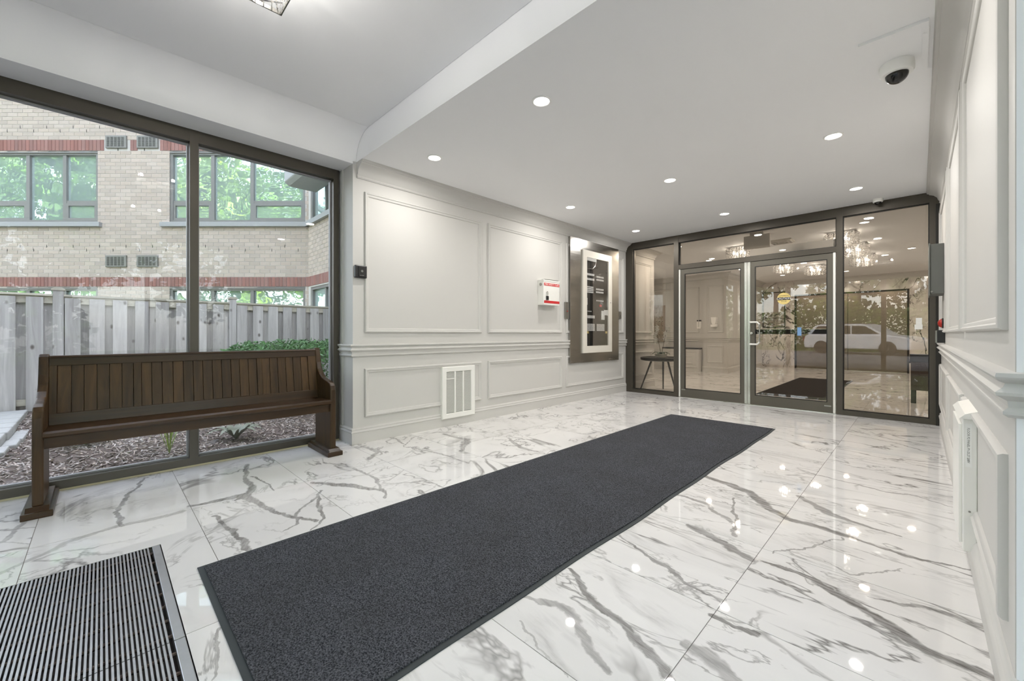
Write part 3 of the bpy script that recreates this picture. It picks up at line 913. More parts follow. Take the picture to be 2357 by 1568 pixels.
# ---- long mat
mx0, mx1, my0, my1 = -2.200, -1.073, .290, 5.030
mt = thing('runner_mat', 'long charcoal runner mat with black rubber edge on marble floor', 'mat', (-1.63, 2.66, 0))
def mat_mesh(i0, top, amp):
    mb = MB(); N = 60
    for k in range(N + 1):
        y = my0 + i0 + (my1 - my0 - 2 * i0) * k / N
        wv = amp * (math.sin(y * 7.0) * .004 + math.sin(y * 3.1 + 1) * .004)
        xl, xr = mx0 + i0, mx1 - i0 + wv
        mb.v += [(xl, y, 0.0002), (xl, y, top), (xr, y, top), (xr, y, 0.0002)]
        if k:
            o = (k - 1) * 4
            for q in range(4):
                mb.f.append((o + q, o + (q + 1) % 4, o + 4 + (q + 1) % 4, o + 4 + q))
    mb.f += [(0, 1, 2, 3), (N * 4 + 3, N * 4 + 2, N * 4 + 1, N * 4)]
    return mb
mat_mesh(0, .004, 1).build('rubber_edge', 'rubber', mt)
mat_mesh(.022, .009, 1).build('pile', 'pile', mt)

# ---- bench
bn = thing('church_bench', 'long dark stained wooden pew bench against the glazing', 'bench', (-3.65, .56, 0))
bp = [(-3.865, .36), (-3.865, .868), (-3.852, .884), (-3.825, .884), (-3.805, .868), (-3.792, .82), (-3.778, .76), (-3.752, .705), (-3.71, .665), (-3.655, .635), (-3.59, .62), (-3.53, .612), (-3.49, .600), (-3.466, .576), (-3.456, .54), (-3.452, .44), (-3.452, .055), (-3.80, .055), (-3.80, .33)]
for y0, y1 in ((-.272, -.228), (1.338, 1.382)):
    e = MB().prism(bp, 'y', y0, y1).build('end_panel', 'wood', bn, bevel=.008, segs=3)
    B(-3.872, -3.405, y0 - .038, y1 + .038, 0, .036).build('foot', 'wood_h', bn, bevel=.004)
    MB().prism([(-3.862, .036), (-3.415, .036), (-3.44, .058), (-3.845, .058)], 'y', y0 - .022, y1 + .022).build('foot_moulding', 'wood_h', bn)
ys0, ys1 = -.228, 1.338
MB().prism([(-3.452, .425), (-3.44, .435), (-3.44, .452), (-3.456, .462), (-3.80, .452), (-3.80, .428)], 'y', ys0 - .004, ys1 + .004).build('seat', 'wood_h', bn)
B(-3.50, -3.478, ys0, ys1, .362, .426).build('front_apron', 'wood_h', bn)
def bx(z): return -3.74 - (z - .46) * .17          # raked back face
def backpiece(name, y0, y1, z0, z1, proud, thick, mat, bev=.002):
    q = [(bx(z0) + proud, z0), (bx(z1) + proud, z1), (bx(z1) + proud - thick, z1), (bx(z0) + proud - thick, z0)]
    return MB().prism(q, 'y', y0, y1).build(name, mat, bn, bevel=bev)
backpiece('top_rail', ys0, ys1, .812, .862, .010, .040, 'wood_h', .003)
MB().prism([(bx(.862) + .018, .860), (bx(.862) + .014, .874), (bx(.862) - .04, .874), (bx(.862) - .044, .860)], 'y', ys0, ys1).build('cap_rail', 'wood_h', bn, bevel=.004)
backpiece('bottom_rail', ys0, ys1, .452, .522, .010, .034, 'wood_h', .003)
seams = [-.195, -.134, -.079, -.021, .037, .096, .154, None, .192, .246, .301, .361, .419, .476, .533, .591, .649, .709, .766, .825, .884, None, .919, .976, 1.035, 1.095, 1.153, 1.215, 1.272]
for y0, y1 in ((ys0, -.195), (.154, .192), (.884, .919), (1.272, ys1)):
    backpiece('stile', y0, y1, .518, .816, .008, .03, 'wood')
for a, b in zip(seams, seams[1:]):
    if a is None or b is None: continue
    backpiece('back_board', a + .0012, b - .0012, .515, .818, 0, .016, 'wood', .002)
backpiece('back_sheet', ys0, ys1, .46, .85, -.018, .006, 'wood_h', 0)

# ---- black wall reader on the pillar edge
rd = thing('door_actuator', 'small black wall switch box at the pillar edge', 'switch', (WX, 1.675, 1.52))
B(WX, WX + .035, 1.622, 1.735, 1.522, 1.638).build('case', 'blackp', rd, bevel=.008)
B(WX + .035, WX + .042, 1.650, 1.715, 1.532, 1.628).build('front_plate', 'gasket', rd, bevel=.004)
MB().lathe((WX + .042, 1.682, 1.583), [(.012, 0), (.012, .003), (.004, .004)], 16, 'x').build('sensor', 'greybox', rd)
text('mark', '\u2014\u2014', .018, (WX + .0425, 1.682, 1.545), (0, 1, 0), (0, 0, 1), 'whitep', rd)

# ---- wall register on the left
vt = thing('wall_register', 'white louvred air register low on the panelled wall', 'vent', (WX, 2.80, .088))
vy0, vy1, vz0, vz1 = 2.575, 3.028, .088, .650
MB().frame(vy0, vy1, vz0, vz1, [(0, 0), (0, .036), (.006, .042), (.050, .042), (.056, .034), (.056, 0)], lambda a, z, h: (WX + h, a, z)).build('frame', 'white_metal', vt)
B(WX, WX + .0225, vy0 + .05, vy1 - .05, vz0 + .05, vz1 - .05).build('back_plate', 'greybox', vt)
bw = (vy1 - vy0 - .112) / 3
for k in (1, 2):
    yy = vy0 + .056 + bw * k
    B(WX + .022, WX + .040, yy - .009, yy + .009, vz0 + .056, vz1 - .056).build('divider', 'white_metal', vt)
lv = MB(); z = vz0 + .062
while z < vz1 - .064:
    lv.add([(WX + .0235, vy0 + .056, z + .005), (WX + .0235, vy1 - .056, z + .005), (WX + .036, vy1 - .056, z), (WX + .036, vy0 + .056, z),
            (WX + .0235, vy0 + .056, z + .0065), (WX + .0235, vy1 - .056, z + .0065), (WX + .036, vy1 - .056, z + .0025), (WX + .036, vy0 + .056, z + .0025)],
           [(0, 1, 2, 3), (4, 7, 6, 5), (2, 1, 5, 6), (3, 2, 6, 7), (0, 3, 7, 4)])
    z += .0085
tag(lv.build('louvres', 'white_metal', vt), kind='stuff')
B(WX + .034, WX + .040, vy0 + .056, vy0 + .056 + bw - .012, vz1 - .135, vz1 - .127).build('damper_lever', 'white_metal', vt)

# ---- fire safety plan box
fb = thing('fire_plan_box', 'white metal document box lettered FIRE SAFETY PLAN with red bands', 'box', (WX, 4.33, 1.395))
by0, by1, bz0, bz1, bxx = 4.160, 4.500, 1.398, 1.735, WX + .105
B(WX, bxx, by0, by1, bz0, bz1 - .02).build('body', 'white_metal', fb, bevel=.004)
B(WX, bxx + .003, by0 - .003, by1 + .003, bz1 - .02, bz1 + .005).build('lid', 'white_metal', fb, bevel=.003)
B(WX + .06, bxx + .006, by0 + .01, by1 - .035, bz1 + .005, bz1 + .009).build('lid_edge', 'greybox', fb)
B(bxx, bxx + .0015, by0 + .01, by1 - .004, bz1 - .077, bz1 - .040).build('header_band', 'red', fb)
text('lettering', 'FIRE SAFETY PLAN', .036, (bxx + .0022, (by0 + by1) / 2 + .003, bz1 - .0585), (0, 1, 0), (0, 0, 1), 'whitep', fb, sx=1.02)
B(bxx, bxx + .0015, by0 + .01, by1 - .004, bz0 + .025, bz0 + .060).build('lower_band', 'red', fb)
B(bxx + .002, bxx + .018, by0 + .046, by0 + .090, bz0 + .066, bz0 + .120).build('padlock', 'blackp', fb, bevel=.004)
MB().tube([(bxx + .010, by0 + .055, bz0 + .12), (bxx + .010, by0 + .055, bz0 + .165), (bxx + .010, by0 + .061, bz0 + .178), (bxx + .010, by0 + .068, bz0 + .182), (bxx + .010, by0 + .075, bz0 + .178), (bxx + .010, by0 + .081, bz0 + .165), (bxx + .010, by0 + .081, bz0 + .12)], .0035, 8).build('padlock_shackle', 'chrome', fb, smooth=True)
MB().lathe((WX + .055, by0, bz1 - .06), [(.020, 0), (.020, -.008), (.014, -.014), (.004, -.014)], 18, 'y').build('lock_cylinder', 'plate', fb, smooth=True)

# ---- fire alarm panel in the steel surround
fp = thing('fire_alarm_panel', 'fire alarm panel in white framed glass door within brushed steel surround', 'panel', (WX, 5.52, .57))
sx = WX + .037
for a, b, z0, z1 in ((4.842, 5.128, .575, 2.442), (5.956, 6.200, .570, 2.440), (5.130, 5.954, 2.292, 2.441), (5.130, 5.954, .572, .715)):
    B(WX, sx, a, b, z0, z1).build('steel_plate', 'steel', fp)
for a, z in ((4.87, .60), (5.10, .60), (5.16, .60), (5.90, .595), (5.98, .595), (6.17, .60), (4.87, 1.43), (6.17, 2.40), (5.93, .60), (4.87, 2.40)):
    MB().lathe((sx, a, z), [(.006, 0), (.005, .003), (.002, .0035)], 10, 'x').build('screw', 'chrome', fp)
dx = WX + .060
MB().frame(5.131, 5.952, .716, 2.290, [(0, 0), (0, .060), (.106, .060), (.106, 0)], lambda a, z, h: (WX + h, a, z)).build('door_frame', 'cream', fp, bevel=.003)
B(dx - .005, dx - .003, 5.235, 5.85, .82, 2.19).build('door_glass', 'glass_panel', fp)
B(WX + .028, WX + .038, 5.20, 5.88, .79, 2.215).build('back_board', 'darkinner', fp)
ix = WX + .039
cards = MB()
def rows(y0, z1, nx, nz, w, h, gy, gz):
    for i in range(nx):
        for j in range(nz):
            cards.box(ix, ix + .004, y0 + i * gy, y0 + i * gy + w, z1 - j * gz - h, z1 - j * gz)
rows(5.25, 1.945, 5, 1, .035, .032, .043, .04); rows(5.25, 1.872, 5, 1, .035, .032, .043, .04)
rows(5.52, 1.925, 6, 1, .024, .026, .036, .04); rows(5.52, 1.878, 6, 1, .024, .026, .036, .04)
rows(5.25, 1.745, 5, 4, .030, .020, .038, .027)
rows(5.51, 1.728, 6, 1, .026, .026, .037, .03); rows(5.51, 1.682, 6, 1, .026, .026, .037, .03)
rows(5.52, 1.545, 6, 1, .016, .020, .036, .03); rows(5.25, 1.560, 1, 4, .022, .022, .03, .027)
rows(5.25, 1.365, 4, 1, .018, .014, .036, .03); rows(5.25, 1.295, 7, 1, .020, .044, .033, .03)
rows(5.25, 1.165, 6, 6, .026, .015, .038, .019); rows(5.53, 1.165, 6, 6, .026, .015, .038, .019)
tag(cards.build('label_cards', 'whitep', fp), kind='stuff')
B(ix, ix + .006, 5.66, 5.75, 1.235, 1.38).build('paper_note', 'paper', fp)
B(ix + .006, ix + .012, 5.73, 5.86, 1.31, 1.395).build('paper_note', 'paper', fp)
B(ix, ix + .010, 5.60, 5.66, 1.44, 1.475).build('red_tag', 'red', fp)
for y in (5.25, 5.78):
    B(ix, ix + .004, y, y + .05, 1.015, 1.05).build('yellow_tag', 'yellow', fp)
B(ix, ix + .016, 5.25, 5.50, 2.135, 2.185).build('lamp_cover', 'white_metal', fp)
MB().tube([(ix + .008, 5.50, 2.14), (ix + .008, 5.47, 2.07), (ix + .008, 5.40, 2.02), (ix + .008, 5.27, 2.01)], .006, 6).build('cable', 'plate', fp, smooth=True)
MB().lathe((dx, 5.90, 1.52), [(.008, 0), (.008, .004), (.003, .006)], 12, 'x').build('door_lock', 'plate', fp)

for (y0, y1, z0, z1, nm, lb) in ((4.742, 4.834, 1.225, 1.472, 'key_switch_plate', 'narrow steel key switch plate with red lamp beside steel surround'), (6.245, 6.318, 1.270, 1.390, 'intercom_plate', 'tiny steel call plate beside the bronze door frame')):
    k = thing(nm, lb, 'plate', (WX, (y0 + y1) / 2, z0))
    B(WX, WX + .022, y0, y1, z0, z1).build('plate', 'plate', k, bevel=.002)
    MB().lathe((WX + .022, (y0 + y1) / 2, (z0 + z1) / 2 - .01), [(.010, 0), (.009, .006), (.003, .008)], 12, 'x').build('button', 'ruby' if nm[0] == 'k' else 'greybox', k)

# ---- ceiling access panel and dome cameras
hp_ = thing('ceiling_access_panel', 'square white access panel framed on the corridor ceiling', 'panel', (-.10, 3.18, ZC))
hx0, hx1, hy0, hy1 = -.235, .035, 2.905, 3.45
B(hx0, hx1, hy0, hy1, ZC - .006, ZC).build('panel', 'ceil', hp_)
B(hx0, hx1, hy0, hy0 + .028, ZC - .016, ZC - .006).build('frame_bar', 'ceil', hp_)
B(hx1 - .024, hx1, hy0 + .028, hy1, ZC - .016, ZC - .006).build('frame_bar', 'ceil', hp_)
def dome(x, y, z, s, label, rot=0):
    t = thing('dome_camera', label, 'camera', (x, y, z))
    MB().lathe((x, y, z), [(.074 * s, 0), (.076 * s, -.02 * s), (.076 * s, -.05 * s), (.070 * s, -.062 * s), (.052 * s, -.064 * s)], 32).build('housing', 'whitep', t, smooth=True)
    MB().lathe((x, y, z - .062 * s), [(.052 * s * math.cos(a), -.052 * s * math.sin(a)) for a in [k * PI / 18 for k in range(0, 9)]], 32).build('dome', 'smoke', t, smooth=True)
    MB().lathe((x, y, z - .058 * s), [(.026 * s, 0), (.026 * s, -.022 * s), (.012 * s, -.036 * s)], 16).build('lens_module', 'blackp', t, smooth=True)
    return t
dome(-.092, 3.26, ZC - .006, 1.0, 'white dome security camera with smoked cover on access panel')
dome(-.343, 6.40, ZC, .62, 'small white dome camera above the glass sidelight')

# ---- grey box, red beacon and reader on the right wall
gb = thing('electrical_box', 'grey metal wall box near the bronze partition frame', 'box', (.12, 5.95, 1.39))
B(.076, RX, 5.72, 6.12, 1.40, 1.885).build('body', 'greybox', gb, bevel=.004)
B(.066, .076, 5.71, 6.13, 1.385, 1.895).build('cover', 'greybox', gb, bevel=.003)
MB().tube([(.085, 5.715, 1.42), (.085, 5.70, 1.42)], .008, 8).build('latch', 'plate', gb)
rb = thing('red_beacon', 'small red alarm lamp above the black card reader', 'alarm', (.15, 5.9, 1.07))
MB().lathe((RX, 5.90, 1.115), [(.045, 0), (.045, -.012), (.035, -.03), (.012, -.04)], 20, 'x').build('lens', 'ruby', rb, smooth=True)
MB().lathe((RX, 5.90, 1.115), [(.05, 0), (.05, -.01), (.045, -.012)], 20, 'x').build('base', 'blackp', rb)
cr = thing('card_reader', 'black card reader box on the right wall above the chair rail', 'reader', (.14, 5.6, .92))
B(.118, RX, 5.50, 5.66, .925, 1.045).build('case', 'blackp', cr, bevel=.004)
B(.108, .118, 5.56, 5.66, .925, 1.04).build('side_plate', 'plate', cr)

# ---- wall heater on the right
ht = thing('wall_heater', 'white wall heater box with circuit label on the right wall', 'heater', (.15, 2.76, .10))
B(.128, RX, 2.545, 2.985, .10, .655).build('body', 'white_metal', ht, bevel=.004)
MB().prism([(.118, .655), (RX, .655), (RX, .69), (.135, .675)], 'y', 2.535, 2.995).build('top_cap', 'white_metal', ht)
B(.118, .128, 2.56, 2.97, .13, .63).build('front_grille', 'white_metal', ht, bevel=.002)
B(.136, .154, 2.5443, 2.545, .455, .635).build('label_plate', 'paper', ht)
text('lettering', 'FLOOR P2 PANEL P1-25,27 208V', .0105, (.1445, 2.5438, .545), (0, 0, -1), (1, 0, 0), 'greybox', ht)
MB().lathe((.148, 2.545, .27), [(.004, 0), (.003, -.003)], 10, 'y').build('screw', 'plate', ht)

# ================================================================== LOBBY THINGS (seen through the partition)
tb = thing('side_table', 'round black metal side table with three splayed legs', 'table', (-3.24, 7.0, 0))
tc = (-3.24, 7.0, 0)
MB().lathe(tc, [(.30, .535), (.345, .545), (.352, .56), (.352, .592), (.340, .594), (.336, .578), (.01, .576)], 40).build('table_top', 'blacksteel', tb, smooth=True)
for (tx, ty), (lx, ly) in (((-3.40, 6.96), (-3.585, 6.90)), ((-3.26, 7.12), (-3.32, 7.25)), ((-3.10, 6.95), (-2.93, 6.90))):
    MB().tube([(tx, ty, .54), (lx, ly, 0)], [.018, .010], 8).build('leg', 'blacksteel', tb, smooth=True)
orc = thing('potted_orchid', 'white orchid in a low white pot on the black side table', 'plant', (-3.24, 6.99, .578))
MB().lathe((-3.24, 6.99, .578), [(.07, 0), (.095, .02), (.10, .075), (.092, .078), (.08, .06), (.01, .06)], 24).build('pot', 'pot', orc, smooth=True)
rg = random.Random(5)
for k in range(7):
    a = k * 2 * PI / 7 + .3; L = rg.uniform(.11, .17)
    mb = MB(); vs = []
    for i in range(6):
        t_ = i / 5; r = L * t_; w = .028 * math.sin(PI * min(.97, t_ * .85 + .12)); zz = .64 + .06 * math.sin(PI * t_ * .8) - .03 * t_
        cx, cy = -3.24 + math.cos(a) * r, 6.99 + math.sin(a) * r
        vs += [(cx - math.sin(a) * w, cy + math.cos(a) * w, zz + .008), (cx, cy, zz), (cx + math.sin(a) * w, cy - math.cos(a) * w, zz + .008)]
    mb.add(vs, [f for i in range(5) for f in ((i * 3, i * 3 + 1, i * 3 + 4, i * 3 + 3), (i * 3 + 1, i * 3 + 2, i * 3 + 5, i * 3 + 4))])
    mb.build('leaf', 'orchid_leaf', orc, smooth=True, recalc=False)
for sx_, (ex, ey) in enumerate(((-3.30, 6.98), (-3.17, 7.01))):
    pts = [(-3.24 + .01 * sx_, 6.99, .63), ((-3.24 + ex) / 2, ey, .82), (ex, ey, .98), (ex + (.03 if sx_ else -.05), ey, 1.08), (ex + (.07 if sx_ else .02), ey, 1.11)]
    MB().tube(pts, .004, 6).build('stem', 'bark', orc, smooth=True)
    for q in range(6):
        f = q / 5; px = ex + (.06 * f if sx_ else -.05 + .07 * f) + rg.uniform(-.03, .03); py = ey + rg.uniform(-.03, .02); pz = .86 + .27 * f
        fl = MB()
        for u in range(5):
            a = u * 2 * PI / 5 + .3; b = a + .55; c2 = a - .55; R = .042
            fl.add([(px, py, pz), (px + R * .7 * math.cos(c2), py - .008, pz + R * .7 * math.sin(c2)), (px + R * math.cos(a), py - .003, pz + R * math.sin(a)), (px + R * .7 * math.cos(b), py - .008, pz + R * .7 * math.sin(b))], [(0, 1, 2, 3)])
        fl.build('flower', 'petal', orc, recalc=False)

ch = thing('wicker_armchair', 'dark woven armchair with its back to the glass sidelight', 'chair', (.22, 8.62, 0))
for x in (-.06, .46):
    for y in (8.36, 8.90):
        MB().prism([(x - .028, y - .028), (x + .028, y - .028), (x + .028, y + .028), (x - .028, y + .028)], 'z', 0, .62).build('leg', 'gasket', ch, bevel=.004)
B(-.09, .49, 8.33, 8.37, .19, .60).build('back_panel', 'wicker', ch)
B(-.10, .50, 8.31, 8.38, .60, .715).build('top_rail', 'blackp', ch, bevel=.01)
for x in (-.06, .46):
    B(x - .012, x + .012, 8.38, 8.90, .20, .58).build('side_panel', 'wicker', ch)
    B(x - .05, x + .05, 8.36, 8.95, .58, .615).build('arm', 'gasket', ch, bevel=.008)
B(-.04, .44, 8.38, 8.92, .34, .44).build('seat_cushion', 'blackp', ch, bevel=.02)

lm = thing('lobby_mat', 'black rectangular mat on the lobby floor behind the doors', 'mat', (-1.47, 9.5, 0))
B(-1.95, -1.0, 7.72, 11.3, .0002, .004).build('rubber_edge', 'rubber', lm)
B(-1.93, -1.02, 7.74, 11.28, .004, .009).build('pile', 'pile2', lm)

ex_ = thing('exit_sign', 'grey back of an exit sign hanging behind the transom', 'sign', (-1.79, 7.2, 2.585))
B(-1.97, -1.61, 7.17, 7.22, 2.34, 2.545).build('case', 'grey_sign', ex_, bevel=.006)
B(-1.88, -1.70, 7.165, 7.225, 2.545, ZC).build('mount', 'grey_sign', ex_)
df = thing('air_diffuser', 'square supply air diffuser in the lobby ceiling', 'vent', (-1.66, 8.15, ZC))
for k in range(3):
    r0, r1 = .17 - k * .05, .17 - k * .05 - .035
    MB().frame(-1.66 - r0, -1.66 + r0, 8.15 - r0, 8.15 + r0, [(0, 0), (0, .012), (.03, .03), (.03, 0)], lambda a, z, h: (a, z, ZC - h)).build('louvre_ring', 'grey_sign', df)
op = thing('door_operator', 'long white door operator box above the right door leaf', 'door operator', (-1.24, 6.68, 2.06))
B(-1.735, -.745, 6.605, 6.74, 2.075, 2.225).build('case', 'whitep', op, bevel=.006)
MB().tube([(-1.00, 6.68, 2.07), (-1.00, 6.68, 2.03), (-.88, 6.80, 2.02), (-.84, 6.62, 2.0)], .007, 6).build('arm', 'blacksteel', op)

ds = thing('soap_dispenser', 'white wall dispenser on the lobby pier', 'dispenser', (-3.78, 11.3, 1.17))
MB().prism([(-3.85, 1.44), (-3.71, 1.44), (-3.725, 1.30), (-3.745, 1.25), (-3.815, 1.25), (-3.835, 1.30)], 'y', 11.19, 11.30).build('body', 'whitep', ds, bevel=.008)
B(-3.845, -3.715, 11.17, 11.30, 1.19, 1.25).build('tray', 'whitep', ds, bevel=.006)
nt = thing('wall_notice', 'small white notice with black header on the alcove wall', 'notice', (-4.2, 11.36, 1.17))
B(-4.26, -4.14, 11.345, 11.36, 1.18, 1.34).build('sheet', 'paper', nt)
B(-4.255, -4.145, 11.342, 11.36, 1.345, 1.38).build('header', 'blackp', nt)
B(-4.25, -4.15, 11.33, 11.36, 1.15, 1.19).build('pocket', 'whitep', nt)
cb = thing('panelled_cabinet', 'low white panelled cabinet below the wall notice', 'cabinet', (-4.6, 11.2, 0))
B(-5.1, -4.12, 11.10, 11.33, 0, .60).build('body', 'paint', cb)
B(-5.11, -4.11, 11.09, 11.33, .60, .635).build('top', 'blackp', cb)
for z0, z1, i in ((.10, .55, 0), (.20, .42, .12)):
    MB().frame(-5.0 + i, -4.15 - i, z0, z1, PANEL, lambda a, z, h: (a, 11.10 - h * .6, z)).build('panel_moulding', 'paint', cb)
ml = thing('mailbox_bank', 'bank of small bronze mailbox doors in the alcove', 'mailbox', (-5.38, 11.36, .78))
B(-5.62, -5.14, 11.31, 11.36, .78, 1.82).build('frame', 'mailbox', ml)
md = MB(); mk = MB()
for i in range(5):
    for j in range(8):
        x0 = -5.61 + i * .094; z0 = .79 + j * .128
        md.box(x0, x0 + .088, 11.302, 11.31, z0, z0 + .122)
        mk.box(x0 + .036, x0 + .052, 11.298, 11.302, z0 + .05, z0 + .072)
tag(md.build('mailbox_doors', 'mailbox', ml), kind='stuff'); tag(mk.build('locks', 'blackp', ml), kind='stuff')
pt = thing('framed_painting', 'large grey seascape painting in a black frame on marble', 'painting', (-3.15, LY1, 1.2))
MB().frame(-3.44, -2.85, 1.20, 2.28, [(0, 0), (0, .04), (.022, .04), (.022, 0)], lambda a, z, h: (a, LY1 - h, z)).build('frame', 'gasket', pt)
B(-3.42, -2.87, LY1 - .02, LY1 - .002, 1.22, 2.26).build('canvas', 'canvas', pt)
el = thing('elevator_door', 'wide steel elevator doors in the lobby back wall', 'door', (-1.4, LY1, 0))
B(-2.60, -1.405, LY1 + .03, LY1 + .07, .01, 2.13).build('door_leaf', 'elevator', el)
B(-1.395, -.20, LY1 + .03, LY1 + .07, .01, 2.13).build('door_leaf', 'elevator', el)
for a, b, c_, d_ in ((-2.62, -2.58, 0, 2.16), (-.22, -.18, 0, 2.16), (-2.58, -.22, 2.12, 2.16)):
    B(a, b, LY1 - .01, LY1 + .08, c_, d_).build('frame_bar', 'blacksteel', el)
B(-2.58, -.22, LY1 - .005, LY1 + .08, 0, .01).build('sill', 'alu', el)
B(-2.62, -.18, LY1 + .075, LY1 + .09, 0, 2.16).build('gap_backing', 'gasket', el)  # added backing that stops bright outdoors showing between the door leaves

def chandelier(x, y, w, label):
    t = thing('crystal_chandelier', label, 'chandelier', (x, y, ZC), group='lobby chandeliers')
    B(x - w * .4, x + w * .4, y - w * .4, y + w * .4, ZC - .018, ZC).build('ceiling_plate', 'chrome', t)
    st_ = MB(); r_ = random.Random(int(x * 100) + int(y * 10))
    for rr, nn in ((w / 2, 34), (w / 2 * .72, 22), (w / 2 * .4, 12)):
        for k in range(nn):
            a = 2 * PI * k / nn; px, py = x + rr * math.cos(a), y + rr * math.sin(a)
            zz = ZC - .02; bot = ZC - .20 - (w / 2 - rr) * .15
            while zz > bot:
                h = .020
                st_.add([(px, py, zz), (px - .014, py - .008, zz - h / 2), (px + .014, py - .008, zz - h / 2), (px, py + .015, zz - h / 2), (px, py, zz - h)],
                        [(0, 1, 2), (0, 2, 3), (0, 3, 1), (4, 2, 1), (4, 3, 2), (4, 1, 3)])
                zz -= .026
    tag(st_.build('crystal_strands', 'crystal', t, recalc=False), kind='stuff')
    for k in range(4):
        a = k * PI / 2 + .6
        MB().lathe((x + w * .22 * math.cos(a), y + w * .22 * math.sin(a), ZC - .10), [(.004, .03), (.016, .012), (.018, -.004), (.012, -.02), (.003, -.026)], 10).build('bulb', 'bulb', t, smooth=True)
    point('lamp', t, (0, 0, -.11), 7, .06)
for x, y in ((-.86, 8.15), (-.82, 9.35), (-.80, 10.75), (-2.33, 8.22), (-2.13, 10.75), (-1.69, 11.6)):
    chandelier(x, y, .42, 'drum shaped crystal chandelier glowing on the lobby ceiling')

# ================================================================== OUTSIDE
gd = tag(B(-30, 30, -40, 16, -.20, -.13).build('ground', 'grass'), 'lawn around the building', None, None, 'structure')
pv = tag(B(-16, 16, -17.0, YE - .1, -.13, -.02).build('ground_pavement', 'asphalt'), 'asphalt drive before the entrance', None, None, 'structure')
tag(B(.6, 12, YE - .1, 12, -.13, -.02).build('ground_bounce', 'asphalt'), 'grey ground added beside the side glazing for neutral bounce light', None, None, 'structure')  # unseen grey ground, added so the bounced light is not green
rg = random.Random(11)
def gz(x, y):
    return -.025 + .10 * max(0, min(1, (-4.1 - x) / 3.2)) + .02 * math.sin(x * 2.3 + y * 1.7) + .012 * math.sin(x * 6 - y * 5)
mb = MB(); nx, ny = 36, 44
for i in range(nx + 1):
    for j in range(ny + 1):
        x = -4.06 - 3.5 * i / nx; y = -1.6 + 4.6 * j / ny
        mb.v.append((x, y, gz(x, y) if 0 < j < ny else -.12))
for i in range(nx):
    for j in range(ny):
        o = i * (ny + 1) + j
        mb.f.append((o, o + 1, o + ny + 2, o + ny + 1))
mu = tag(mb.build('mulch_bed', 'mulch', smooth=True, recalc=True), 'bed of shredded bark mulch between glazing and fence', 'mulch', None, 'stuff')
cp = MB()
for k in range(16000):
    x = -4.08 - (rg.random() ** 1.3) * 3.15; y = rg.uniform(-1.4, 2.9)
    a = rg.uniform(0, PI); L = rg.uniform(.006, .026); w = rg.uniform(.002, .0055); tl = rg.uniform(-.5, .5)
    dx, dy = math.cos(a), math.sin(a); z = gz(x, y) + .006
    p0 = Vector((x, y, z)); u = Vector((dx, dy, tl)) * L / 1; v_ = Vector((-dy, dx, rg.uniform(-.6, .6))) * w; h = Vector((0, 0, .003))
    cp.add([p0 - u - v_, p0 + u - v_, p0 + u + v_, p0 - u + v_, p0 - u - v_ + h, p0 + u - v_ + h, p0 + u + v_ + h, p0 - u + v_ + h], [(4, 5, 6, 7), (0, 1, 5, 4), (1, 2, 6, 5), (2, 3, 7, 6), (3, 0, 4, 7)])
tag(cp.build('bark_chips', 'chips', mu, recalc=False), kind='stuff')

# ---- garden edging blocks
eb = thing('garden_edging', 'pale concrete block edging curving along the mulch bed', 'edging', (-6.2, -.75, 0))
x = -7.30; yb = -.60
for k in range(9):
    L = .29; dy = -.012 * max(0, k - 4) ** 2
    B(x, x + L - .006, yb - .32 + dy, yb + dy, -.05, .135 - .004 * k).build('edging_block', 'concrete', eb, bevel=.012)
    B(x + .02, x + L + .01, yb + dy, yb + .09 + dy, -.05, .05).build('edging_block', 'concrete', eb, bevel=.012)
    x += L

# ---- fence
fn = thing('wooden_fence', 'weathered grey board fence with capped posts outside the glazing', 'fence', (-7.42, .6, 0))
fx = -7.40
posts = (-.370, 1.404)
FY0, FY1 = -4.2, 2.98
for k, y in enumerate((-2.16, -.370, 1.404)):
    B(fx - .06, fx + .035, y - .046, y + .046, 0, 1.535).build('post', 'fence', fn, bevel=.004)
    MB().prism([(y - .058, 1.535), (y + .058, 1.535), (y + .058, 1.55), (y + .03, 1.572), (y - .03, 1.572), (y - .058, 1.55)], 'x', fx - .07, fx + .047).build('post_cap', 'fence_h', fn)
ends = [FY0, -2.16, -.370, 1.404, FY1]
for a, b in zip(ends, ends[1:]):
    B(fx - .055, fx + .05, a + .046, b - .046, 1.462, 1.486).build('cap_rail', 'fence_h', fn)
    B(fx - .012, fx + .022, a + .046, b - .046, 1.375, 1.460).build('rail', 'fence_h', fn)
    B(fx - .012, fx + .022, a + .046, b - .046, .17, .245).build('rail', 'fence_h', fn)
r2 = random.Random(2)
for a, b in zip(ends, ends[1:]):
    n = max(1, round((b - a - .092) / .2215)); pit = (b - a - .092) / n
    B(fx - .034, fx - .015, a + .047, a + .105, .10, 1.46).build('back_board', 'fence', fn)
    for k in range(n):
        y = a + .046 + k * pit + .002
        w = .138
        B(fx + .024, fx + .043, y + r2.uniform(0, .006), y + w + r2.uniform(-.004, .004), .09 + r2.uniform(0, .02), 1.445).build('front_board', 'fence', fn, bevel=.002, segs=1)
        B(fx - .034, fx - .015, y + pit / 2 - .01, y + pit / 2 + w - .01, .10, 1.460).build('back_board', 'fence', fn)

